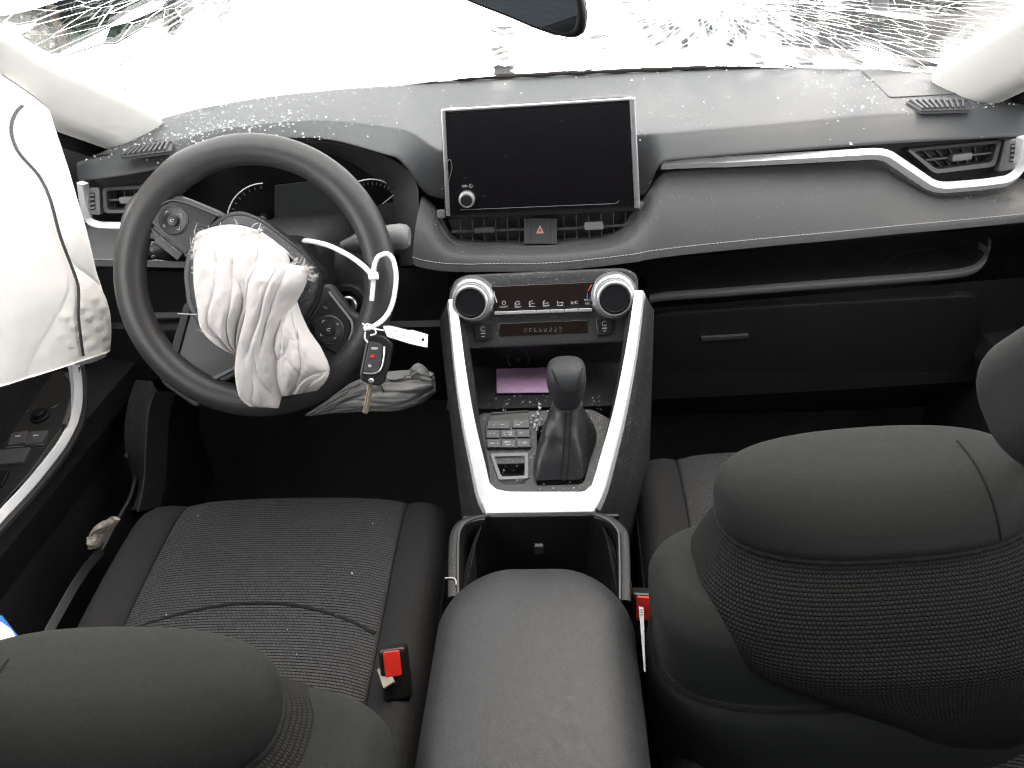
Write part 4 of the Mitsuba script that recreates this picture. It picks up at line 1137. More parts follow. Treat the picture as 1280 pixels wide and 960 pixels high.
for a, b, mm in (((464, 434), (472, 437), 'mat_mark'), ((463, 443.5), (468, 447), 'mat_red'), ((460, 455.5), (464, 459), 'mat_mark')):
    add('mark', quadprism(a, b, shift(kp, 0.0014), 0.001, 0.0002, 0.001), mm, fob)
add('blade', prism(PP([(460, 481), (466, 482), (461, 514), (458, 518), (453, 516)], shift(kp, -0.006)), WN, 0.003, 0.0006, 0.001), 'mat_brass', ky)
add('blade_groove', bar(PP([(462, 486), (458, 511)], shift(kp, -0.0055)), 0.0012, 0.0008, WN), 'mat_steel', ky)
for k in ([(455, 411), (459, 405), (466, 408), (470, 416), (463, 419)], [(453, 404), (461, 410), (473, 412), (480, 413)], [(457, 415), (456, 422), (460, 428)]):
    add('wire', tube(spline(PP(k, shift(kp, 0.003)), 20), 0.0011, 6), 'mat_white_plastic', ky)
tg = thing('paper_tag', 'white paper tag with a punched hole, tied to the car key', 'tag')
tpn = (P(505, 418, shift(wpl, 0.03)), nrm(WN + 0.25 * E2 - 0.2 * E1))
o = PP([(478, 407), (488, 407), (512, 413), (514, 412), (535, 418), (534, 434.5), (513, 430), (484, 421)], tpn)
add('card', cut(prism(o, tpn[1], 0.0008, 0.0002, 0.001), lathe([(0.0019, -0.01), (0.0019, 0.01)], P(528.5, 424.5, tpn), tpn[1], 14)), 'mat_paper', tg)
for i, (y, x0, x1) in enumerate(((412.5, 486, 503), (416.5, 486, 508), (420, 488, 499))):
    add('handwriting', tube(PP([(x0 + (x1 - x0) * f, y + f * 3.6 + 0.8 * math.sin(19 * f + i)) for f in np.linspace(0, 1, 26)], shift(tpn, 0.0003)), 0.00022, 4), 'mat_pale_red' if i == 0 else 'mat_mark_dim', tg, smooth=False)

# ------------------------------------------------------------------ centre console
cc = thing('centre_console', 'black centre console with silver side strips, climate controls, gear lever and padded armrest', 'console')
zs = lambda v: 0.70 - 0.192 * (v - 375) / 265
SL = [(566, 374), (571, 420), (577, 470), (586, 525), (597, 575), (609, 622), (616, 634)]
SR = [(798, 363), (793, 405), (785, 455), (773, 515), (760, 565), (745, 615), (737, 631)]
lft = spline([P(a, b, z=zs(b)) for a, b in SL], 50)
rgt = spline([P(a, b, z=zs(b)) for a, b in SR], 50)
kk = np.linspace(0, 1, 50)
wst_ = 0.0125 + 0.0085 * kk
add('side_strip', bar(lft, wst_, 0.016, (0.25, -0.35, 0.9), 0.16), 'mat_silver', cc, label='silver strip along the driver side of the console')
add('side_strip', bar(rgt, wst_, 0.016, (-0.25, -0.35, 0.9), 0.16), 'mat_silver', cc, label='silver strip along the passenger side of the console')
cpn = plane(0.80, 0.542, 73)
br = [(597, 606), (612, 602), (624, 613), (730, 613), (742, 602), (754, 604), (743, 640), (607, 642)]
add('front_piece', prism(PP(br, shift(cpn, 0.006)), cpn[1], 0.035, 0.004, 0.004), 'mat_silver', cc, label='broad silver bridge joining the two side strips')
fpn = plane(0.713, 0.50, 12)
a4 = PP([(607, 641), (743, 639), (741, 650), (609, 653)], plane(0.708, 0.50, 8))
add('front_edge', prism(a4, plane(0, 0, 8)[1], 0.012, 0.002, 0.002), 'mat_grey', cc)
for side, s in ((lft, -1), (rgt, 1)):
    o1 = side + [s * 0.010, 0, -0.008]
    o2 = side + [s * 0.022, -0.004, -0.03]
    o3 = side * [1, 1, 0] + [s * 0.034, 0, 0.03]
    ext = lambda q: np.vstack([q, q[-1] + [[s * 0.010, -0.05, -0.01], [s * 0.018, -0.15, -0.01], [s * 0.018, -0.5, -0.01]]])
    add('side_wall', grid(np.array([ext(o1), ext(o2), ext(o2 * 0.5 + o3 * 0.5), ext(o3)])), 'mat_console', cc)
    i1 = side + [-s * 0.006, 0, -0.006]
    i2 = side + [-s * 0.014, 0.004, -0.03]
    i3 = np.c_[i2[:, 0] - s * 0.004, i2[:, 1], np.minimum(i2[:, 2] - 0.012, np.interp(i2[:, 1], [0.70, 0.86, 0.88, 0.98], [0.50, 0.552, 0.55, 0.55]))]
    add('inner_wall', grid(np.array([i1, i2, i3])), 'mat_console', cc)
# tray behind the lever
trz = 0.557
TB = PP([(606, 448), (770, 440)], y=0.965)
add('tray', tm([[-0.135, 0.855, trz], [0.135, 0.855, trz], [0.135, 0.99, trz], [-0.135, 0.99, trz]], [[0, 1, 2], [0, 2, 3]]), 'mat_black', cc, label='dark tray in front of the gear lever')
bwp = plane(0.972, 0.60, 4)
add('tray_back', prism(np.array([[-0.13, 0.972, 0.55], [0.13, 0.972, 0.55], [0.13, 0.965, 0.69], [-0.13, 0.965, 0.69]]), bwp[1], 0.004, 0.001), 'mat_smooth_black', cc)
soc = add('power_socket', lathe([(0.0185, -0.004), (0.0185, 0.004), (0.0165, 0.006), (0.0145, 0.0045), (0, 0.005)], P(648, 448, bwp), bwp[1], 30), 'mat_dark_grey', cc, label='round capped power socket')
usb = add('socket_plate', quadprism((672, 438), (694, 456), shift(bwp, 0.003), 0.003, 0.0006), 'mat_smooth_black', cc)
for px in (680.5, 687.5):
    add('port', quadprism((px - 2.2, 443), (px + 2.2, 453), shift(bwp, 0.0036), 0.001, 0.0002, 0.0004), 'mat_brass', usb)
# plate round the lever
pl8 = [(588, 530), (601, 516), (662, 513), (740, 511), (764, 524), (764, 548), (742, 608), (733, 614), (622, 615), (613, 608)]
hole1 = prism(PP([(617, 570), (656.5, 569), (656.5, 595), (627, 596)], shift(cpn, 0.02)), cpn[1], 0.06, 0, 0.003)
hole2 = prism(PP([(670, 524), (687, 517.5), (735, 515.5), (744, 532), (742, 548), (731, 590), (726, 595.5), (670, 597.5)], shift(cpn, 0.02)), cpn[1], 0.06, 0, 0.003)
add('lever_plate', cut(prism(PP(pl8, cpn), cpn[1], 0.02, 0.0015, 0.006), hole1, hole2), 'mat_console', cc)
sp = add('switch_panel', prism(PP([(612, 518), (660, 515), (662, 530), (664, 560), (608, 560), (606, 534)], shift(cpn, 0.003)), cpn[1], 0.004, 0.001, 0.003), 'mat_smooth_black', cc, label='panel of eight black drive switches')
add('sloped_face', prism(PP([(613, 515), (661, 512.5), (657, 520), (611, 524)], shift(plane(0.86, 0.56, 55), 0.006)), plane(0, 0, 55)[1], 0.006, 0.001, 0.002), 'mat_gloss_brown', sp)
for rw in (((609, 525, 637, 535.5), (640, 524, 661, 534.5)), ((607.5, 537, 624, 547), (626, 537, 644, 546.5), (646, 536.5, 662, 546)), ((609, 549, 625, 559), (627, 549, 644, 559), (646, 548.5, 662.5, 558.5))):
    for k, (x0, y0, x1, y1) in enumerate(rw):
        b = add('switch', quadprism((x0, y0), (x1, y1), shift(cpn, 0.0055), 0.004, 0.0008, 0.001), 'mat_dark_grey', sp)
        ym = (y0 + y1) / 2
        r_ = np.random.default_rng(int(x0 * 7 + y0))
        for line in (0,) if k != 1 else (-1.6, 1.6):
            seg = np.sort(r_.uniform(x0 + 2.5, x1 - 2.5, 4))
            for u, w in ((seg[0], seg[1]), (seg[2], seg[3])):
                add('mark', bar(PP([(u, ym + line), (max(w, u + 1.5), ym + line)], shift(cpn, 0.0058)), 0.0014, 0.0005, cpn[1]), 'mat_mark', sp)
cb_o = PP([(612, 566), (661, 565), (661, 598), (623, 600)], shift(cpn, 0.003))
cb_i = PP([(618, 571), (655.5, 570), (655.5, 594), (627, 595)], shift(cpn, 0.0025))
cub = add('coin_tray', ring_plate(cb_o, cb_i, cpn[1], 0.004, 0.003, 0.003), 'mat_grey', cc, label='small open coin tray beside the gear lever')
fl_ = PP([(612, 562), (662, 561), (662, 604), (620, 606)], shift(cpn, -0.021))
add('floor', prism(fl_, cpn[1], 0.003, 0.0002), 'mat_console', cub)
# gear lever
gl_ = thing('gear_lever', 'black leather gear lever with a creased gaiter', 'gear lever')
gt = [(669, 523), (686, 516), (736, 514), (746, 532), (744, 548), (732, 592), (726, 597), (669, 599)]
add('gate', prism(cen3(PP(gt, shift(cpn, -0.021)), 1.05), cpn[1], 0.002, 0.0005, 0.004), 'mat_console', gl_)
def ring_at(pts, pl, n=64):
    q = spline(rounded(PP(pts, pl), 0.008, 5), n, closed=True)
    c = q.mean(0)
    k = np.argmin(np.arctan2(q[:, 1] - c[1], q[:, 0] - c[0]))
    q = np.roll(q, -k, 0)
    if np.cross(q[1] - q[0], q[5] - q[0])[2] < 0:
        q = np.roll(q[::-1], 1, 0)
    return q
base = ring_at([(670, 597), (668, 572), (678, 545), (690, 520), (735, 520), (745, 540), (742, 556), (728, 595)], shift(cpn, 0.003))
kc0 = P(708.5, 494, y=0.805)
ax_ = nrm(np.array([0.02, -0.10, 0.99]))
circ = lambda c, rx, ry: np.array([c + [rx * math.cos(a), ry * math.sin(a), 0] for a in np.linspace(-math.pi, math.pi, 64, endpoint=False)])
neck = kc0 + [0, 0, -0.012]
bc = base.mean(0)
base = bc + (base - bc) * [1.04, 1.12, 1.0] + [0, -0.002, 0.0015]
rings = []
nt = 26
for i in range(nt):
    t = i / (nt - 1)
    f = t ** 0.62
    c = bc * (1 - f) + neck * f
    rr = circ(c, 0.0, 0.0)
    rad_ = (base - bc) * (1 - f) ** 1.25
    nk = circ(np.zeros(3), 0.0185 + 0.004 * (1 - t), 0.019 + 0.003 * (1 - t))
    a = np.linspace(-math.pi, math.pi, 64, endpoint=False)
    fold = 1 + 0.09 * (1 - abs(2 * t - 0.8)) * np.sin(5 * a + 3.5 * t + 0.6) + 0.07 * math.sin(t * 16) * np.exp(-((np.abs(a) - 2.2) / 0.8) ** 2) * (1 - t)
    k = (1 - f) ** 1.1
    rings.append(c + ((base - bc) * k + nk * (1 - k) * 1.0) * np.r_[fold][:, None] * [1, 1, 0] + [0, 0, 1] * ((base - bc)[:, 2:] * k))
add('gaiter', stack(rings, False, True), 'mat_boot', gl_, smooth=50)
front = np.array([r[17] for r in rings])
for d in (-0.004, 0.004):
    add('seam', tube(spline(front + [d, -0.0006, 0.0006], 40), 0.0006, 5), 'mat_dark_thread', gl_)
add('collar', lathe([(0.0195, 0), (0.0205, 0.003), (0.0195, 0.007)], kc0 + [0, 0, -0.016], ax_, 30), 'mat_dark_grey', gl_)
kz = [(0.018, 0.020, -0.008, 0), (0.0205, 0.022, 0.0, 0), (0.0240, 0.0235, 0.012, .0), (0.0258, 0.0250, 0.024, 0.003), (0.0254, 0.0240, 0.034, 0.006), (0.0228, 0.0205, 0.0415, 0.009), (0.016, 0.014, 0.0455, 0.011), (0.007, 0.006, 0.047, 0.012), (0.0005, 0.0005, 0.0475, 0.012)]
KR = [np.c_[np.sign(np.cos(a)) * np.abs(np.cos(a)) ** 0.75 * rx, np.sign(np.sin(a)) * np.abs(np.sin(a)) ** 0.75 * ry, np.full(64, h)] + kc0 + [0, dy, 0] for rx, ry, h, dy in kz]
KR = PchipInterpolator(np.arange(len(KR)), np.array(KR), axis=0)(np.linspace(0, len(KR) - 1, 40))
kn_ = add('knob', stack(KR), 'mat_leather', gl_, smooth=60)
kv = KR.reshape(-1, 3)
kpt = [on_mesh(kv, *q, 0.0008) for q in [(690, 462), (694, 474), (701, 487), (712, 489), (720, 486), (725, 474), (728, 460)]]
add('inlay_edge', tube(spline(kpt, 40), 0.0009, 6), 'mat_dark_thread', kn_)
kpt = [on_mesh(kv, *q, 0.0006) for q in [(688, 478), (696, 490), (712, 494), (724, 489), (731, 476)]]
add('seam', tube(spline(kpt, 40), 0.0007, 6), 'mat_dark_thread', kn_)

# climate controls
kp_ = plane(0.925, 0.70, 32)
cl = add('climate_panel', prism(PP([(564, 352), (580, 343), (780, 334), (798, 342), (800, 398), (790, 428), (575, 437), (563, 405)], shift(kp_, -0.012)), kp_[1], 0.05, 0.005, 0.01), 'mat_console', cc, label='climate control panel between two knurled knobs')
add('upper_display', prism(PP([(612, 358), (746, 352), (747, 380), (616, 388)], shift(kp_, -0.004)), kp_[1], 0.010, 0.001, 0.003), 'mat_gloss_brown', cl)
xs_ = np.linspace(618, 741, 8)
for i in range(7):
    y0 = 389.5 - (xs_[i] - 618) * 0.037
    add('key', prism(PP([(xs_[i], y0), (xs_[i + 1] - 0.8, y0 - 0.6), (xs_[i + 1] - 0.8, y0 + 3.6), (xs_[i], y0 + 4.2)], shift(kp_, 0.0)), kp_[1], 0.012, 0.0008, 0.0006), 'mat_silver_grip', cl)
    cx, cy = (xs_[i] + xs_[i + 1]) / 2 + 3, y0 - 8.0
    dpl = shift(kp_, -0.0036)
    if i == 5:
        add('lettering', letters('A/C', 0.0042, cx, cy, dpl, 0.03), 'mat_mark', cl, smooth=False)
    elif i == 6:
        add('lettering', cat(letters('MAX', 0.0030, cx - 1, cy - 3, dpl, 0.03), letters('A/C', 0.0030, cx - 1, cy + 1.5, dpl, 0.03)), 'mat_mark', cl, smooth=False)
    elif i == 0:
        add('lettering', cat(letters('ON/OFF', 0.0024, cx, cy + 2, dpl, 0.03), tube(arc(cx, cy - 3, 2.2, 0, 350, dpl, 12), 0.0005, 4)), 'mat_mark', cl, smooth=False)
    else:
        ic_ = [tube(arc(cx, cy - 0.5, 3.6, 20 + 30 * i, 250 + 30 * i, dpl, 12), 0.00045, 4), tube(PP([(cx - 4, cy + 3), (cx + 4, cy + 2.7)], dpl), 0.0004, 4), tube(PP([(cx - 2, cy), (cx + 3, cy - 1.2)], dpl), 0.0004, 4)]
        add('icon', cat(ic_), 'mat_mark', cl, smooth=False)
dpl = shift(kp_, -0.0036)
add('red_arc', tube(PP([(739.5, 356), (737, 360), (735, 364)], dpl), [0.0008, 0.0007, 0.0005], 5), 'mat_red', cl)
add('blue_arc', tube(PP([(734.5, 366), (734, 370), (735, 375)], dpl), [0.0005, 0.0007, 0.0008], 5), 'mat_blue', cl)
add('fan_arc', tube(PP([(617.5, 364), (618.5, 370), (621, 378)], dpl), [0.0003, 0.0006, 0.0009], 5), 'mat_mark', cl)
lo = add('lower_display', prism(PP([(623, 404.5), (735, 400), (735, 416), (624, 420.5)], shift(kp_, -0.0105)), kp_[1], 0.005, 0.0008, 0.002), 'mat_gloss_brown', cl)
rr_ = np.random.default_rng(5)
for i in range(8):
    px = 657 + i * 6.2
    add('icon', cat(tube(arc(px, 412.3 - (px - 657) * 0.035, 1.7, 40 * i, 40 * i + 230, shift(kp_, -0.010), 9), 0.00035, 4), tube(PP([(px - 2, 414.6), (px + 1.5, 414.4)], shift(kp_, -0.010)), 0.0003, 4)), 'mat_mark_dim', lo, smooth=False)
for poly, nm in (([(592, 405), (614, 403), (615, 423), (594, 427)], 'left'), ([(744, 398), (767, 396), (765, 417), (747, 420)], 'right')):
    sb = add('side_switch', prism(PP(poly, shift(kp_, -0.007)), kp_[1], 0.012, 0.0014, 0.002), 'mat_smooth_black', cl, label=f'{nm} square switch under the knobs')
    c = np.array(poly).mean(0)
    sp_ = shift(kp_, -0.0066)
    add('icon', cat(tube(arc(c[0], c[1] - 3.2, 2.8, 30, 340, sp_, 14), 0.0005, 4), tube(PP([(c[0] - 3, c[1] + 2.5), (c[0] + 3, c[1] + 2.3)], sp_), 0.0006, 4), tube(PP([(c[0] - 2, c[1] + 6), (c[0] + 2, c[1] + 5.8)], sp_), 0.0005, 4)), 'mat_mark', sb, smooth=False)
for (px, py), nm in (((591, 375), 'left'), ((767, 370), 'right')):
    c = P(px, py, shift(kp_, -0.012))
    ax = nrm(kp_[1] + np.array([0.0, -0.5, -0.02]))
    kb_ = add('temperature_knob', lathe([(0.0335, -0.012), (0.0335, 0.002), (0.0315, 0.009), (0.0285, 0.0125), (0.0265, 0.0135)], c, ax, 48), 'mat_satin', cl, label=f'{nm} round knob')
    add('grip', lathe([(0.0262, 0.010), (0.0255, 0.024), (0.0245, 0.0275), (0.0225, 0.029), (0.0195, 0.0285)], c, ax, 150, wob=[0.012, 0.012, 0.010, 0, 0]), 'mat_silver_grip', kb_, smooth=20)
    capm = add('cap', lathe([(0.0212, 0.026), (0.0210, 0.0292), (0.0198, 0.0302), (0.0180, 0.0300), (0.0175, 0.0294), (0.0, 0.0294)], c, ax, 44), 'mat_gloss', kb_)

# bin with its rounded rim, armrest
bo = [(-0.118, 0.50), (-0.118, 0.66), (-0.105, 0.695), (-0.06, 0.70)]
zr = 0.508
rimL = spline(PP([(566, 745), (566, 700), (567.5, 668), (574, 655), (590, 647.5), (606, 645)], z=zr), 50)
rimR = spline(PP([(782, 750), (781.5, 705), (780, 668), (772, 655), (758, 646.5), (744, 643)], z=zr), 50)
for q, s in ((rimL, -1), (rimR, 1)):
    add('bin_rim', bar(q, 0.013, 0.03, (0, 0, 1), 0.35), 'mat_black', cc)
    add('bin_rim_lip', tube(q + [-s * 0.0065, 0, 0.0005], 0.0014, 6), 'mat_dark_grey', cc)
    w = np.array([q + [-s * 0.008, 0, -0.002], q + [-s * 0.012, 0, -0.06], q + [-s * 0.016, 0, -0.15]])
    add('bin_wall', grid(w), 'mat_smooth_black', cc)
add('bin_back', prism(np.array([[-0.10, 0.690, 0.36], [0.10, 0.690, 0.36], [0.10, 0.690, 0.505], [-0.10, 0.690, 0.505]]), (0, -1, 0), 0.004, 0.001), 'mat_black', cc)
add('bin_floor', tm([[-0.12, 0.3, 0.37], [0.12, 0.3, 0.37], [0.12, 0.70, 0.37], [-0.12, 0.70, 0.37]], [[0, 1, 2], [0, 2, 3]]), 'mat_black', cc)
add('clip', put(pillow(0.005, 0.003, 0.012, 0.001, 0.001), P(674, 690, y=0.615), (1, 0, 0), (0, 1, 0), (0, 0, 1)), 'mat_black', cc)

ars = []
def arm_ring(ins, z, dy=0.0):
    q = rrect(0.1155 - ins, 0.26 - ins, 0.085 - min(ins, 0.06) * 0.9, 16)
    y = q[:, 1]
    # the front corners are drawn in to a gentle curve
    x = q[:, 0] * (1 - 0.16 * np.clip((y - 0.10) / 0.16, 0, 1) ** 2)
    return np.c_[x - 0.004, y + 0.352 + dy, np.full(len(q), z) - 0.012 * np.clip((y - 0.12) / 0.14, 0, 1) ** 2]
for ins, z in ((0.012, 0.40), (0.004, 0.44), (0.0, 0.470), (0.001, 0.490), (0.005, 0.507), (0.013, 0.521), (0.026, 0.531), (0.044, 0.537), (0.066, 0.540), (0.09, 0.541), (0.11, 0.5415)):
    ars.append(arm_ring(ins, z))
ars = PchipInterpolator(np.arange(len(ars)), np.array(ars), axis=0)(np.linspace(0, len(ars) - 1, 60))
am = stack(ars)
auv = am.vertices[:, :2] + np.c_[np.sign(am.vertices[:, 0]) * np.clip(0.52 - am.vertices[:, 2], 0, 1) * 0.9, np.zeros(len(am.vertices))]
add('armrest', am, 'mat_leather', cc, uv=auv, label='padded grained leather armrest lid')
th_ = thing('loose_thread', 'pale loose thread caught on the rim of the console bin, beside the driver seat', 'thread')
add('strand', tube(spline(PP([(556, 723), (564, 722), (569, 724), (570, 731)], z=0.51), 14), 0.0008, 5), 'mat_thread', th_)

add('purple_note', prism(PP([(620.5, 461), (690, 459), (689, 490), (621, 491)], z=trz + 0.005), (0, 0, 1), 0.0012, 0.0003, 0.0005), 'mat_note', label='purple paper note lying in the tray in front of the gear lever', cat_='note')

# ------------------------------------------------------------------ front seats
def front_seat(s, lab, by, byaw, cx, cy, cz, bx=0.0, bz=0.0, mw=0.0):
    """s: -1 driver, 1 passenger; by: y of the cushion's front; (cx, cy, cz): middle of the backrest's top; byaw: its twist."""
    t = thing('front_seat', lab, 'car seat', 'front seats of the car')
    mx = lambda q: np.asarray(q) * [s, 1, 1]
    xc = 0.374
    prof = np.array([(-0.56, 0.385), (-0.50, 0.395), (-0.38, 0.408), (-0.25, 0.418), (-0.12, 0.430), (-0.06, 0.432), (-0.025, 0.426), (-0.008, 0.412), (0.0, 0.39), (-0.004, 0.33), (-0.02, 0.22), (-0.03, 0.10)])
    q = spline(prof, 70)
    def sheet(cols):
        G = []
        for a, dz in cols:
            k = np.clip(1 - (0.39 - q[:, 1]) / 0.2, 0, 1)
            G.append(np.c_[np.full(len(q), xc + a), by + q[:, 0] - 0.045 * (abs(a) / 0.24) ** 2.6, q[:, 1] + dz * np.clip((q[:, 1] - 0.1) / 0.25, 0, 1)])
        return np.array(G)
    cols = [(-0.170, -0.007), (-0.167, -0.002), (-0.14, 0.0)] + [(a, -0.004 * (1 - (a / 0.14) ** 2)) for a in np.linspace(-0.12, 0.12, 14)] + [(0.14, 0.0), (0.167, -0.002), (0.170, -0.007)]
    G = sheet(cols)
    def emit(nm, G, m_, par=t, label=None, swap=False):
        return add(nm, grid(mx(G.reshape(-1, 3)).reshape(G.shape)), m_, par, uv=grid_uv(G)[:, ::-1] if swap else grid_uv(G), label=label)
    cu = emit('cushion', G, 'mat_weave', swap=True, label='ribbed woven seat cushion')
    for sg in (-1, 1):
        cols = [(sg * a, d) for a, d in ((0.1702, -0.008), (0.1735, -0.001), (0.19, 0.007), (0.208, 0.010), (0.222, 0.006), (0.232, -0.006), (0.238, -0.028), (0.240, -0.07), (0.238, -0.16), (0.234, -0.28))]
        emit('cushion_bolster', sheet(cols), 'mat_fabric')
        sv_ = sheet([(sg * 0.2385, -0.031)])[0]
        add('piping', tube(mx(sv_[:50:2]) + [s * sg * 0.0005, 0, 0], 0.0016, 5), 'mat_dark_thread', cu)
    ss = [(a, by - 0.215 - 0.045 * (a / 0.16) ** 2) for a in np.linspace(-0.165, 0.165, 40)]
    zz = lambda y: np.interp(y - by, q[:40, 0], q[:40, 1])
    add('seam', tube(mx([(xc + a, y, zz(y) - 0.004 * max(0, 1 - (a / 0.14) ** 2) + 0.0004) for a, y in ss]), 0.0026, 6, flat=0.6), 'mat_dark_thread', cu)
    sd = np.array([[(xc - 0.225, by - 0.55, z), (xc - 0.225, by - 0.05, z)] for z in (0.05, 0.30)])
    # --- backrest: local frame, inboard = -x; twisted by byaw about its middle
    c_, s_ = math.cos(byaw), math.sin(byaw)
    def loc(q):
        q = np.asarray(q, float)
        w = np.stack([q[..., 0] * c_ - q[..., 1] * s_ + cx, q[..., 0] * s_ + q[..., 1] * c_ + cy, q[..., 2] + cz], -1)
        return w * [s, 1, 1]
    a = np.linspace(0, 2 * np.pi, 97)
    sup = lambda hx, hy, e: np.stack([hx * np.sign(np.cos(a)) * np.abs(np.cos(a)) ** (2 / e), hy * np.sign(np.sin(a)) * np.abs(np.sin(a)) ** (2 / e)], -1)
    def rings(tab, n, mode=None):
        out = []
        for hx, hy, dx, dy, z, e in tab:
            out.append(np.c_[sup(hx, hy, e) + [dx, dy], np.full(97, z)])
        return PchipInterpolator(np.arange(len(out)), np.array(out), axis=0)(np.linspace(0, len(out) - 1, n))
    cap = rings([(0.150, 0.0655, 0.030, 0.026, -0.057, 2.5), (0.154, 0.0675, 0.030, 0.026, -0.050, 2.5), (0.1555, 0.0640, 0.029, 0.030, -0.036, 2.5), (0.152, 0.057, 0.028, 0.036, -0.020, 2.45), (0.142, 0.047, 0.028, 0.042, -0.007, 2.4), (0.122, 0.035, 0.028, 0.048, 0.002, 2.3), (0.09, 0.022, 0.028, 0.053, 0.0065, 2.2), (0.04, 0.010, 0.028, 0.055, 0.0085, 2), (0.00001, 0.00001, 0.028, 0.055, 0.009, 2)], 60)
    tp_ = add('top_panel', grid(loc(cap)), 'mat_fabric_back', t, uv=cap[..., :2].reshape(-1, 2), label='plain top of the backrest')
    msh = rings([(0.151, 0.066, 0.030, 0.026, -0.0565, 2.5), (0.155, 0.069, 0.030, 0.024, -0.062, 2.6), (0.168, 0.080, 0.030, 0.016, -0.085, 2.8), (0.183, 0.092, 0.030, 0.003, -0.12, 2.8), (0.180, 0.100, 0.044, -0.010, -0.155, 2.8), (0.158, 0.102, 0.078, -0.014, -0.19, 2.8), (0.132, 0.102, 0.110, -0.016, -0.23, 2.6), (0.10, 0.09, 0.13, -0.012, -0.32, 2.4)], 80)
    msh[..., 0] -= mw * np.clip((-0.0565 - msh[..., 2]) / 0.03, 0, 1)
    add('rear_panel', grid(loc(msh)), 'mat_weave_back', t, uv=grid_uv(msh) * [1, 1], label='coarse woven rear of the backrest')
    # stitched seam with gathers between them
    sl_ = np.c_[sup(0.1525, 0.0668, 2.5) + [0.030, 0.026], np.full(97, -0.0562)]
    add('seam', tube(loc(sl_[:-1]), 0.0026 + 0.0008 * np.sin(np.arange(96) * 2.6), 6, closed=True), 'mat_fabric_back', tp_)
    # cross seam with puckers at the outboard end
    cross = []
    for r_i in range(8, 50):                            # runs over the top from the rear seam to the front, at the outboard end
        ring = cap[r_i]
        tx = 0.128 - 0.02 * (r_i / 50)
        rear_side = ring[(ring[:, 1] < ring[:, 1].mean())]
        if rear_side[:, 0].max() < tx:
            break
        cross.append([tx, np.interp(tx, rear_side[np.argsort(rear_side[:, 0]), 0], rear_side[np.argsort(rear_side[:, 0]), 1]), ring[0, 2]])
    sp3 = spline(np.array(cross), 26)
    add('cross_seam', tube(loc(sp3), 0.0014, 6), 'mat_dark_thread', tp_)
    for i in range(3, 24, 2):
        d = np.array([-0.010 - 0.006 * (i % 3), 0.002 * ((i % 2) - .5), -0.0006])
        add('pucker', tube(loc(np.array([sp3[i], sp3[i] + d * 0.5 + [0, 0, 0.0004], sp3[i] + d])), [0.0007, 0.0006, 0.0002], 5), 'mat_fabric_back', tp_)
    bol = rings([(0.14, 0.02, 0.028, 0.02, -0.076, 2.6), (0.182, 0.046, 0.027, 0.018, -0.0755, 3.0), (0.208, 0.062, 0.026, 0.015, -0.079, 3.3), (0.221, 0.073, 0.026, 0.010, -0.090, 3.6), (0.228, 0.081, 0.025, 0.003, -0.112, 3.8), (0.226, 0.086, 0.025, -0.002, -0.15, 3.8), (0.214, 0.088, 0.025, -0.007, -0.20, 3.4), (0.212, 0.088, 0.025, -0.008, -0.205, 3.4)], 60)
    bol = bol * [1, 1, 1] + [0, 0, bz]
    bol[..., 0] -= bx
    add('backrest_bolster', grid(loc(bol)), 'mat_fabric_back', t, uv=grid_uv(bol), label='plain shoulder and side of the backrest')
    base_ = rings([(0.200, 0.075, 0.025, -0.004, -0.195, 3), (0.212, 0.087, 0.025, -0.008, -0.202, 3), (0.217, 0.094, 0.025, -0.012, -0.212, 3.0), (0.218, 0.098, 0.025, -0.015, -0.235, 3.0), (0.214, 0.10, 0.025, -0.02, -0.33, 3.0), (0.205, 0.09, 0.025, -0.03, -0.42, 3.0)], 40)
    add('backrest_base', grid(loc(base_)), 'mat_fabric_back', t, uv=grid_uv(base_))
    gr = np.c_[sup(0.2140, 0.0895, 3.0) + [0.025, -0.009], np.full(97, -0.2035)]
    add('base_seam', tube(loc(gr[:-1]), 0.0022, 6, closed=True), 'mat_dark_thread', t)
    # piping over the bolster, as on the photograph's near corner
    return t


seat_d = front_seat(-1, 'driver seat, black fabric, seen over its backrest at the lower left', 0.842, 0.0, 0.342, 0.330, 0.650, 0.012, 0.004, 0.036)
seat_p = front_seat(1, 'passenger seat, black fabric, its backrest twisted at the lower right', 0.930, math.radians(5), 0.311, 0.530, 0.700, -0.013, -0.026)
for s, t, c, top in ((1, seat_p, np.array([0.492, 0.418, 0.926]), np.array([0.43, 0.52, 0.690])), (-1, seat_d, np.array([-0.50, 0.19, 0.904]), np.array([-0.40, 0.325, 0.668]))):
    axz = nrm(c - top)
    hb = pillow(0.142, 0.055, 0.21, 0.04, 0.036, 10, 9, True)
    v = hb.vertices
    v[:, 0] *= 1 - 0.45 * np.clip(v[:, 2] / 0.21 - 0.42, 0, 1) - 0.10 * np.clip(0.35 - v[:, 2] / 0.21, 0, 1)
    e1 = nrm(np.array([1, 0.06 * s, 0])); e2 = nrm(np.cross(axz, e1))
    add('headrest', put(hb, c - axz * 0.105, e1, e2, axz), 'mat_fabric_back', t, smooth=60, uv=v[:, [0, 2]])
    for dx in (0.0, 0.11):
        p0 = c - axz * 0.09 + e1 * s * (dx - 0.01) + e2 * 0.01
        p1 = np.array([s * ((0.485 if s > 0 else 0.51) + dx * 0.5), 0.60 if s > 0 else 0.36, top[2] - 0.035])
        add('headrest_post', tube(np.array([p0, p1]), 0.0065, 12), 'mat_steel', t)

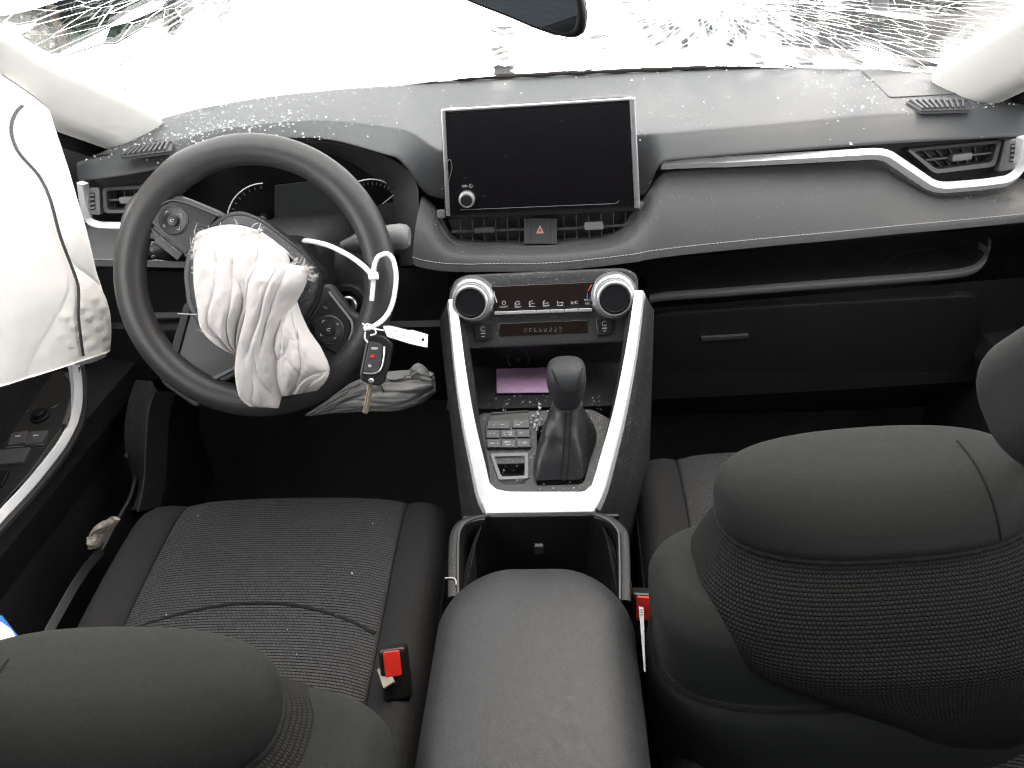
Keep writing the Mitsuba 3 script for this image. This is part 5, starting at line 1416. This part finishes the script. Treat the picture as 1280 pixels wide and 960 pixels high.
def buckle(c, up, out, seat, lab, tab=True):
    e1 = nrm(np.cross(up, out)); e2 = nrm(np.cross(out, e1))
    b = add('belt_buckle', put(pillow(0.016, 0.030, 0.024, 0.005, 0.005, both=True), c, e1, e2, out), 'mat_smooth_black', seat, label=lab)
    add('release_button', put(pillow(0.0095, 0.014, 0.003, 0.002, 0.001), c + e2 * 0.013 + np.asarray(out) * 0.0235, e1, e2, out), 'mat_red', b)
    if tab:
        add('stalk', tube(np.array([c - e2 * 0.02 + np.asarray(out) * 0.01, c - e2 * 0.12 + np.asarray(out) * 0.0]), 0.008, 8), 'mat_black', b)
    return b
bc_ = P(497, 836, z=0.43)
buckle(bc_, nrm(np.array([-0.10, 0.55, 0.80])), nrm(np.array([0.05, -0.75, 0.62])), seat_d, 'black belt buckle with a red release button')
bt = thing('belt_tongue', 'beige cloth tab beside the red button of the driver belt buckle', 'tab')
add('strip', bar(spline(PP([(478, 833), (481, 842), (486, 856)], z=0.445), 10), 0.014, 0.003, (0.1, -0.6, 0.8)), 'mat_beige_cloth', bt)
bc_ = P(804, 764, z=0.46)
buckle(bc_, nrm(np.array([0.05, 0.45, 0.87])), nrm(np.array([-0.05, -0.85, 0.5])), seat_p, 'belt buckle with a red release button beside the console')
sp_ = thing('paper_slip', 'narrow white paper slip wedged between the armrest and the passenger seat', 'paper')
add('slip', prism(PP([(798.5, 758), (804.5, 759), (807, 840), (805, 840)], plane(0.47, 0.50, 50)), plane(0, 0, 50)[1], 0.0006, 0.0001), 'mat_white_plastic', sp_)
add('print', cat(*[tube(PP([(799.5, 762 + 3 * i), (803.5, 762.6 + 3 * i)], shift(plane(0.47, 0.50, 50), 0.0004)), 0.0003, 4) for i in range(3)]), 'mat_mark_dim', sp_, smooth=False)

# ------------------------------------------------------------------ doors
for s, lab in ((-1, 'black driver door panel with a silver strip and window switches, under the white curtain airbag'), (1, 'black passenger door panel at the right edge, mostly hidden by the seat')):
    d = thing('door_panel', lab, 'door')
    ys = np.linspace(-0.12, 1.18, 30)
    sec = [(0.775, 0.02), (0.765, 0.10), (0.725, 0.16), (0.72, 0.30), (0.735, 0.42), (0.70, 0.50), (0.705, 0.535), (0.77, 0.545), (0.775, 0.60), (0.765, 0.75), (0.765, 0.83), (0.80, 0.85)]
    G = np.array([[(s * x, y, z - 0.02 * (y - 0.6)) for y in ys] for x, z in sec])
    add('panel', grid(G), 'mat_black', d, smooth=25)
    out = np.array([[(s * (x + 0.04), y, z) for y in (-0.12, 1.18)] for x, z in ((0.79, 0.02), (0.80, 0.45), (0.79, 0.86))])
    add('outer_skin', grid(out), 'mat_white_paint', d)
    add('window_frame', tube(spline([(s * 0.77, 1.16, 0.86), (s * 0.735, 0.95, 1.0), (s * 0.69, 0.62, 1.2), (s * 0.68, 0.3, 1.25), (s * 0.68, -0.1, 1.26)], 24), 0.018, 8), 'mat_smooth_black', d)
    add('belt_line', tube(np.array([(s * 0.775, y, 0.855) for y in ys]), 0.012, 8), 'mat_smooth_black', d)
    mr = put(pillow(0.09, 0.07, 0.06, 0.03, 0.02), (s * 0.93, 1.10, 0.80), (1, 0, 0), (0, 0.2, 0.98), (0, 0.98, -0.2))
    add('wing_mirror', mr, 'mat_body', d)
    add('mirror_triangle', prism(np.array([(s * 0.745, 1.20, 0.86), (s * 0.745, 1.06, 0.86), (s * 0.735, 1.10, 0.93)]), (-s, 0, 0), 0.01, 0.002), 'mat_black', d)
    if s < 0:
        pz = [(94, 452), (98, 478), (97.5, 505), (90, 532), (72, 563), (45, 597), (0, 646), (-50, 700)]
        pts = spline(PP(pz, x=-0.69), 50)
        add('trim_strip', bar(pts, 0.0125, 0.014, (0.75, -0.3, 0.6), 0.12), 'mat_silver', d, label='silver strip edging the armrest')
        add('trim_backing', tube(pts + [-0.006, 0.006, -0.012], 0.011, 8), 'mat_dark_grey', d)
        apl_ = plane(0.8, 0.556, 82)
        pnl = [(84, 462), (90, 480), (89, 508), (80, 532), (40, 588), (-10, 645), (-90, 640), (-70, 500), (0, 470)]
        sw_ = add('switch_panel', prism(PP(pnl, apl_), apl_[1], 0.03, 0.003, 0.01), 'mat_smooth_black', d, label='armrest top with the window and mirror switches')
        add('mirror_dial', lathe([(0.014, 0), (0.014, 0.003), (0.010, 0.004), (0.009, 0.010), (0.007, 0.011), (0, 0.011)], P(51, 521, apl_), apl_[1], 26), 'mat_gloss', sw_)
        for i, poly in enumerate(([(14, 541), (36, 537), (31, 553), (8, 557)], [(36, 539), (61, 537), (52, 553), (29, 556)], [(-2, 562), (38, 558), (28, 577), (-14, 582)], [(-14, 590), (12, 587), (2, 607), (-26, 611)])):
            b = add('switch', prism(PP(poly, shift(apl_, 0.004)), apl_[1], 0.008, 0.002, 0.003), 'mat_dark_grey' if i < 3 else 'mat_gloss', sw_)
            if i < 2:
                c = np.array(poly).mean(0)
                add('mark', bar(PP([(c[0] - 3, c[1] - 2), (c[0] + 3, c[1] - 2.5)], shift(apl_, 0.0046)), 0.002, 0.0006, apl_[1]), 'mat_mark', sw_)
        for pz in ([(8, 559), (56, 555)], [(30, 516), (36, 512)], [(64, 510), (72, 506)]):
            add('mark', bar(PP(pz, shift(apl_, 0.001)), 0.0012, 0.0006, apl_[1]), 'mat_mark_dim', sw_)
        add('pull_pocket', tube(spline(PP([(84, 468), (90, 480), (89, 505), (80, 532)], shift(apl_, 0.003)), 20), 0.004, 7), 'mat_dark_grey', d)
        # pocket with its rounded rim, lower part of the door
        pk = spline(PP([(158, 569), (165, 572), (169, 584), (168, 604), (160, 628), (146, 652), (126, 690), (100, 730)], x=-0.655), 60)
        add('pocket_rim', tube(pk, 0.0038, 9), 'mat_black', d, label='rounded rim of the door pocket')
        add('pocket_wall', grid(np.array([pk, pk + [0.004, -0.0, -0.01], pk + [0.0, 0.06, -0.09], pk + [-0.02, 0.10, -0.25]])), 'mat_black', d)
        rl = PP([(196, 480), (184, 530), (180, 620), (150, 660)], x=-0.63)
        # trim of the sill and kick panel
        kp2 = spline(PP([(196, 488), (188, 505), (183, 545), (180, 600), (172, 640)], x=-0.62), 30)
        kp3 = spline(PP([(170, 475), (156, 530), (158, 570), (170, 610), (160, 640)], x=-0.66), 30)
        add('sill_cover', grid(np.array([kp3, kp3 * .5 + kp2 * .5 + [0.012, 0, 0.008], kp2, kp2 + [0.0, 0.05, -0.04]])), 'mat_carpet', d)
        add('sill_edge', tube(kp2, 0.0016, 6), 'mat_black', d)
    else:
        pts = spline([(0.69, 0.95, 0.62), (0.69, 0.88, 0.56), (0.69, 0.72, 0.52), (0.69, 0.45, 0.50)], 30)
        add('trim_strip', bar(pts, 0.013, 0.014, (-0.75, -0.3, 0.6), 0.3), 'mat_silver', d)
        add('sill_cover', grid(np.array([[(0.70, y, 0.05), (0.66, y, 0.16), (0.72, y, 0.2)] for y in (0.4, 0.7, 1.0, 1.1)])), 'mat_black', d)
for k, lab in ((0, 'crumpled beige strap stuffed beside the driver door pocket'),):
    cs = thing('crumpled_strap', lab, 'strap')
    pz = plane(0.72, 0.42, 40)
    for j, (A, B_) in enumerate((([(113, 672), (120, 660), (130, 650)], [(124, 684), (134, 672), (140, 660)]), ([(120, 662), (132, 652), (142, 645)], [(132, 668), (142, 660), (150, 650)]), ([(112, 670), (114, 676), (116, 684)], [(126, 672), (124, 680), (120, 686)]))):
        m, uv = cloth(A, B_, shift(pz, 0.005 + 0.006 * j), lambda t: 0.008 + 0.006 * np.sin(np.pi * t), [(2.5, 0.008, 0.2 * j, 0.8, -0.1, 1.2)], 24, 30, seed=30 + j)
        add('fold', m, 'mat_beige_cloth', cs, uv=uv)
blt = thing('seat_belt', 'black belt webbing running down beside the driver seat', 'seat belt')
add('webbing', bar(spline(PP([(128, 688), (100, 722), (72, 770), (40, 830)], x=-0.63), 24), 0.012, 0.0025, (0.75, -0.45, 0.5), 0.3), 'mat_smooth_black', blt)
pbg = thing('plastic_bag', 'crumpled white plastic bag at the left edge behind the driver seat', 'bag')
m, uv = cloth([(-40, 760), (-40, 800), (-30, 850)], [(4, 778), (22, 800), (16, 850)], plane(0.35, 0.48, 55), lambda t: 0.02 + 0.015 * np.sin(np.pi * t), [(3, 0.014, 0.2, 1.2, -0.1, 1.2), (5, 0.006, 0.4, -2, -0.1, 1.2)], 50, 60, seed=44)
add('sheet', m, 'mat_white_plastic', pbg, uv=uv)
add('blue_hem', tube(spline(PP([(0, 771), (10, 784), (22, 799)], plane(0.352, 0.482, 55)), 12), 0.0022, 6), 'mat_blue', pbg)

# ------------------------------------------------------------------ crumbs of safety glass
def crumbs(pts, nrml, size, r):
    n = len(pts)
    base = np.array([[1, 0, -0.6], [-0.5, 0.87, -0.5], [-0.5, -0.87, -0.6], [0.3, 0.1, 0.8], [-0.2, 0.5, 0.5]])
    fc = np.array([[0, 1, 4], [0, 4, 3], [1, 2, 4], [2, 3, 4], [0, 3, 2], [0, 2, 1]])
    a = r.random(n) * 6.283
    sc = size * (0.35 + 1.1 * r.random(n) ** 2.5)
    jit = base[None] * (0.6 + 0.8 * r.random((n, 5, 1)))
    v = np.stack([jit[..., 0] * np.cos(a)[:, None] - jit[..., 1] * np.sin(a)[:, None], jit[..., 0] * np.sin(a)[:, None] + jit[..., 1] * np.cos(a)[:, None], jit[..., 2] * 0.7 + 0.4], -1) * sc[:, None, None]
    e1, e2, nn = frame_of(nrml)
    w = pts[:, None] + v[..., :1] * e1 + v[..., 1:2] * e2 + v[..., 2:] * nn
    return tm(w.reshape(-1, 3), (np.arange(n)[:, None, None] * 5 + fc).reshape(-1, 3))


rg = np.random.default_rng(77)
ck_ = []
V = TOPd[:60].reshape(-1, 3)
dens = 0.02 + 1.5 * np.exp(-((V[:, 0] + 0.50) / 0.15) ** 2) * (V[:, 1] > 1.10) + 1.6 * np.exp(-((V[:, 0] - 0.60) / 0.13) ** 2) * (V[:, 1] > 1.12) + 0.25 * np.exp(-((V[:, 1] - 1.42) / 0.05) ** 2) + 0.07 * np.exp(-((V[:, 0] - 0.42) / 0.2) ** 2) * (V[:, 1] > 1.15)
i = rg.choice(len(V), 1500, p=dens / dens.sum())
ck_.append(crumbs(V[i] + rg.normal(0, 1, (1500, 3)) * [0.004, 0.006, 0], (0, -0.1, 1), 0.0017, rg))
i = rg.choice(len(V), 260, p=dens / dens.sum())
ck_.append(crumbs(V[i], (0, -0.1, 1), 0.0027, rg))
V = SP[:34].reshape(-1, 3)
dens = 0.15 + np.exp(-((V[:, 0] - 0.66) / 0.05) ** 2) * 3
i = rg.choice(len(V), 80, p=dens / dens.sum())
ck_.append(crumbs(V[i], (0, -0.6, 0.8), 0.0010, rg))
i = rg.random((300, 2))
q = np.array([P(590 + 170 * a, 516 + 95 * b, shift(cpn, 0.001)) for a, b in i])
ck_.append(crumbs(q, cpn[1], 0.0011, rg))
q = np.array([P(*np.array([672, 525]) + rg.normal(0, 1, 2) * [4, 9], shift(cpn, 0.003)) for _ in range(40)])
ck_.append(crumbs(q, cpn[1], 0.0022, rg))
q = np.array([P(610 + 150 * a, 492 + 22 * b, z=trz + 0.001) for a, b in rg.random((60, 2))])
ck_.append(crumbs(q, (0, 0, 1), 0.0012, rg))
for sd_, by in ((-1, 0.842), (1, 0.93)):
    a = rg.uniform(-0.2, 0.2, 26); y = by - rg.uniform(0.04, 0.4, 26)
    ck_.append(crumbs(np.c_[sd_ * (0.374 + a), y, np.interp(y - by, [-0.5, -0.38, -0.25, -0.12, -0.06], [0.395, 0.408, 0.418, 0.430, 0.432])], (0, 0, 1), 0.0013, rg))
add('glass_crumbs', cat(*ck_), 'mat_crumb', smooth=False, label='white crumbs of safety glass scattered over dashboard, console and seats', cat_='broken glass', kind='stuff')
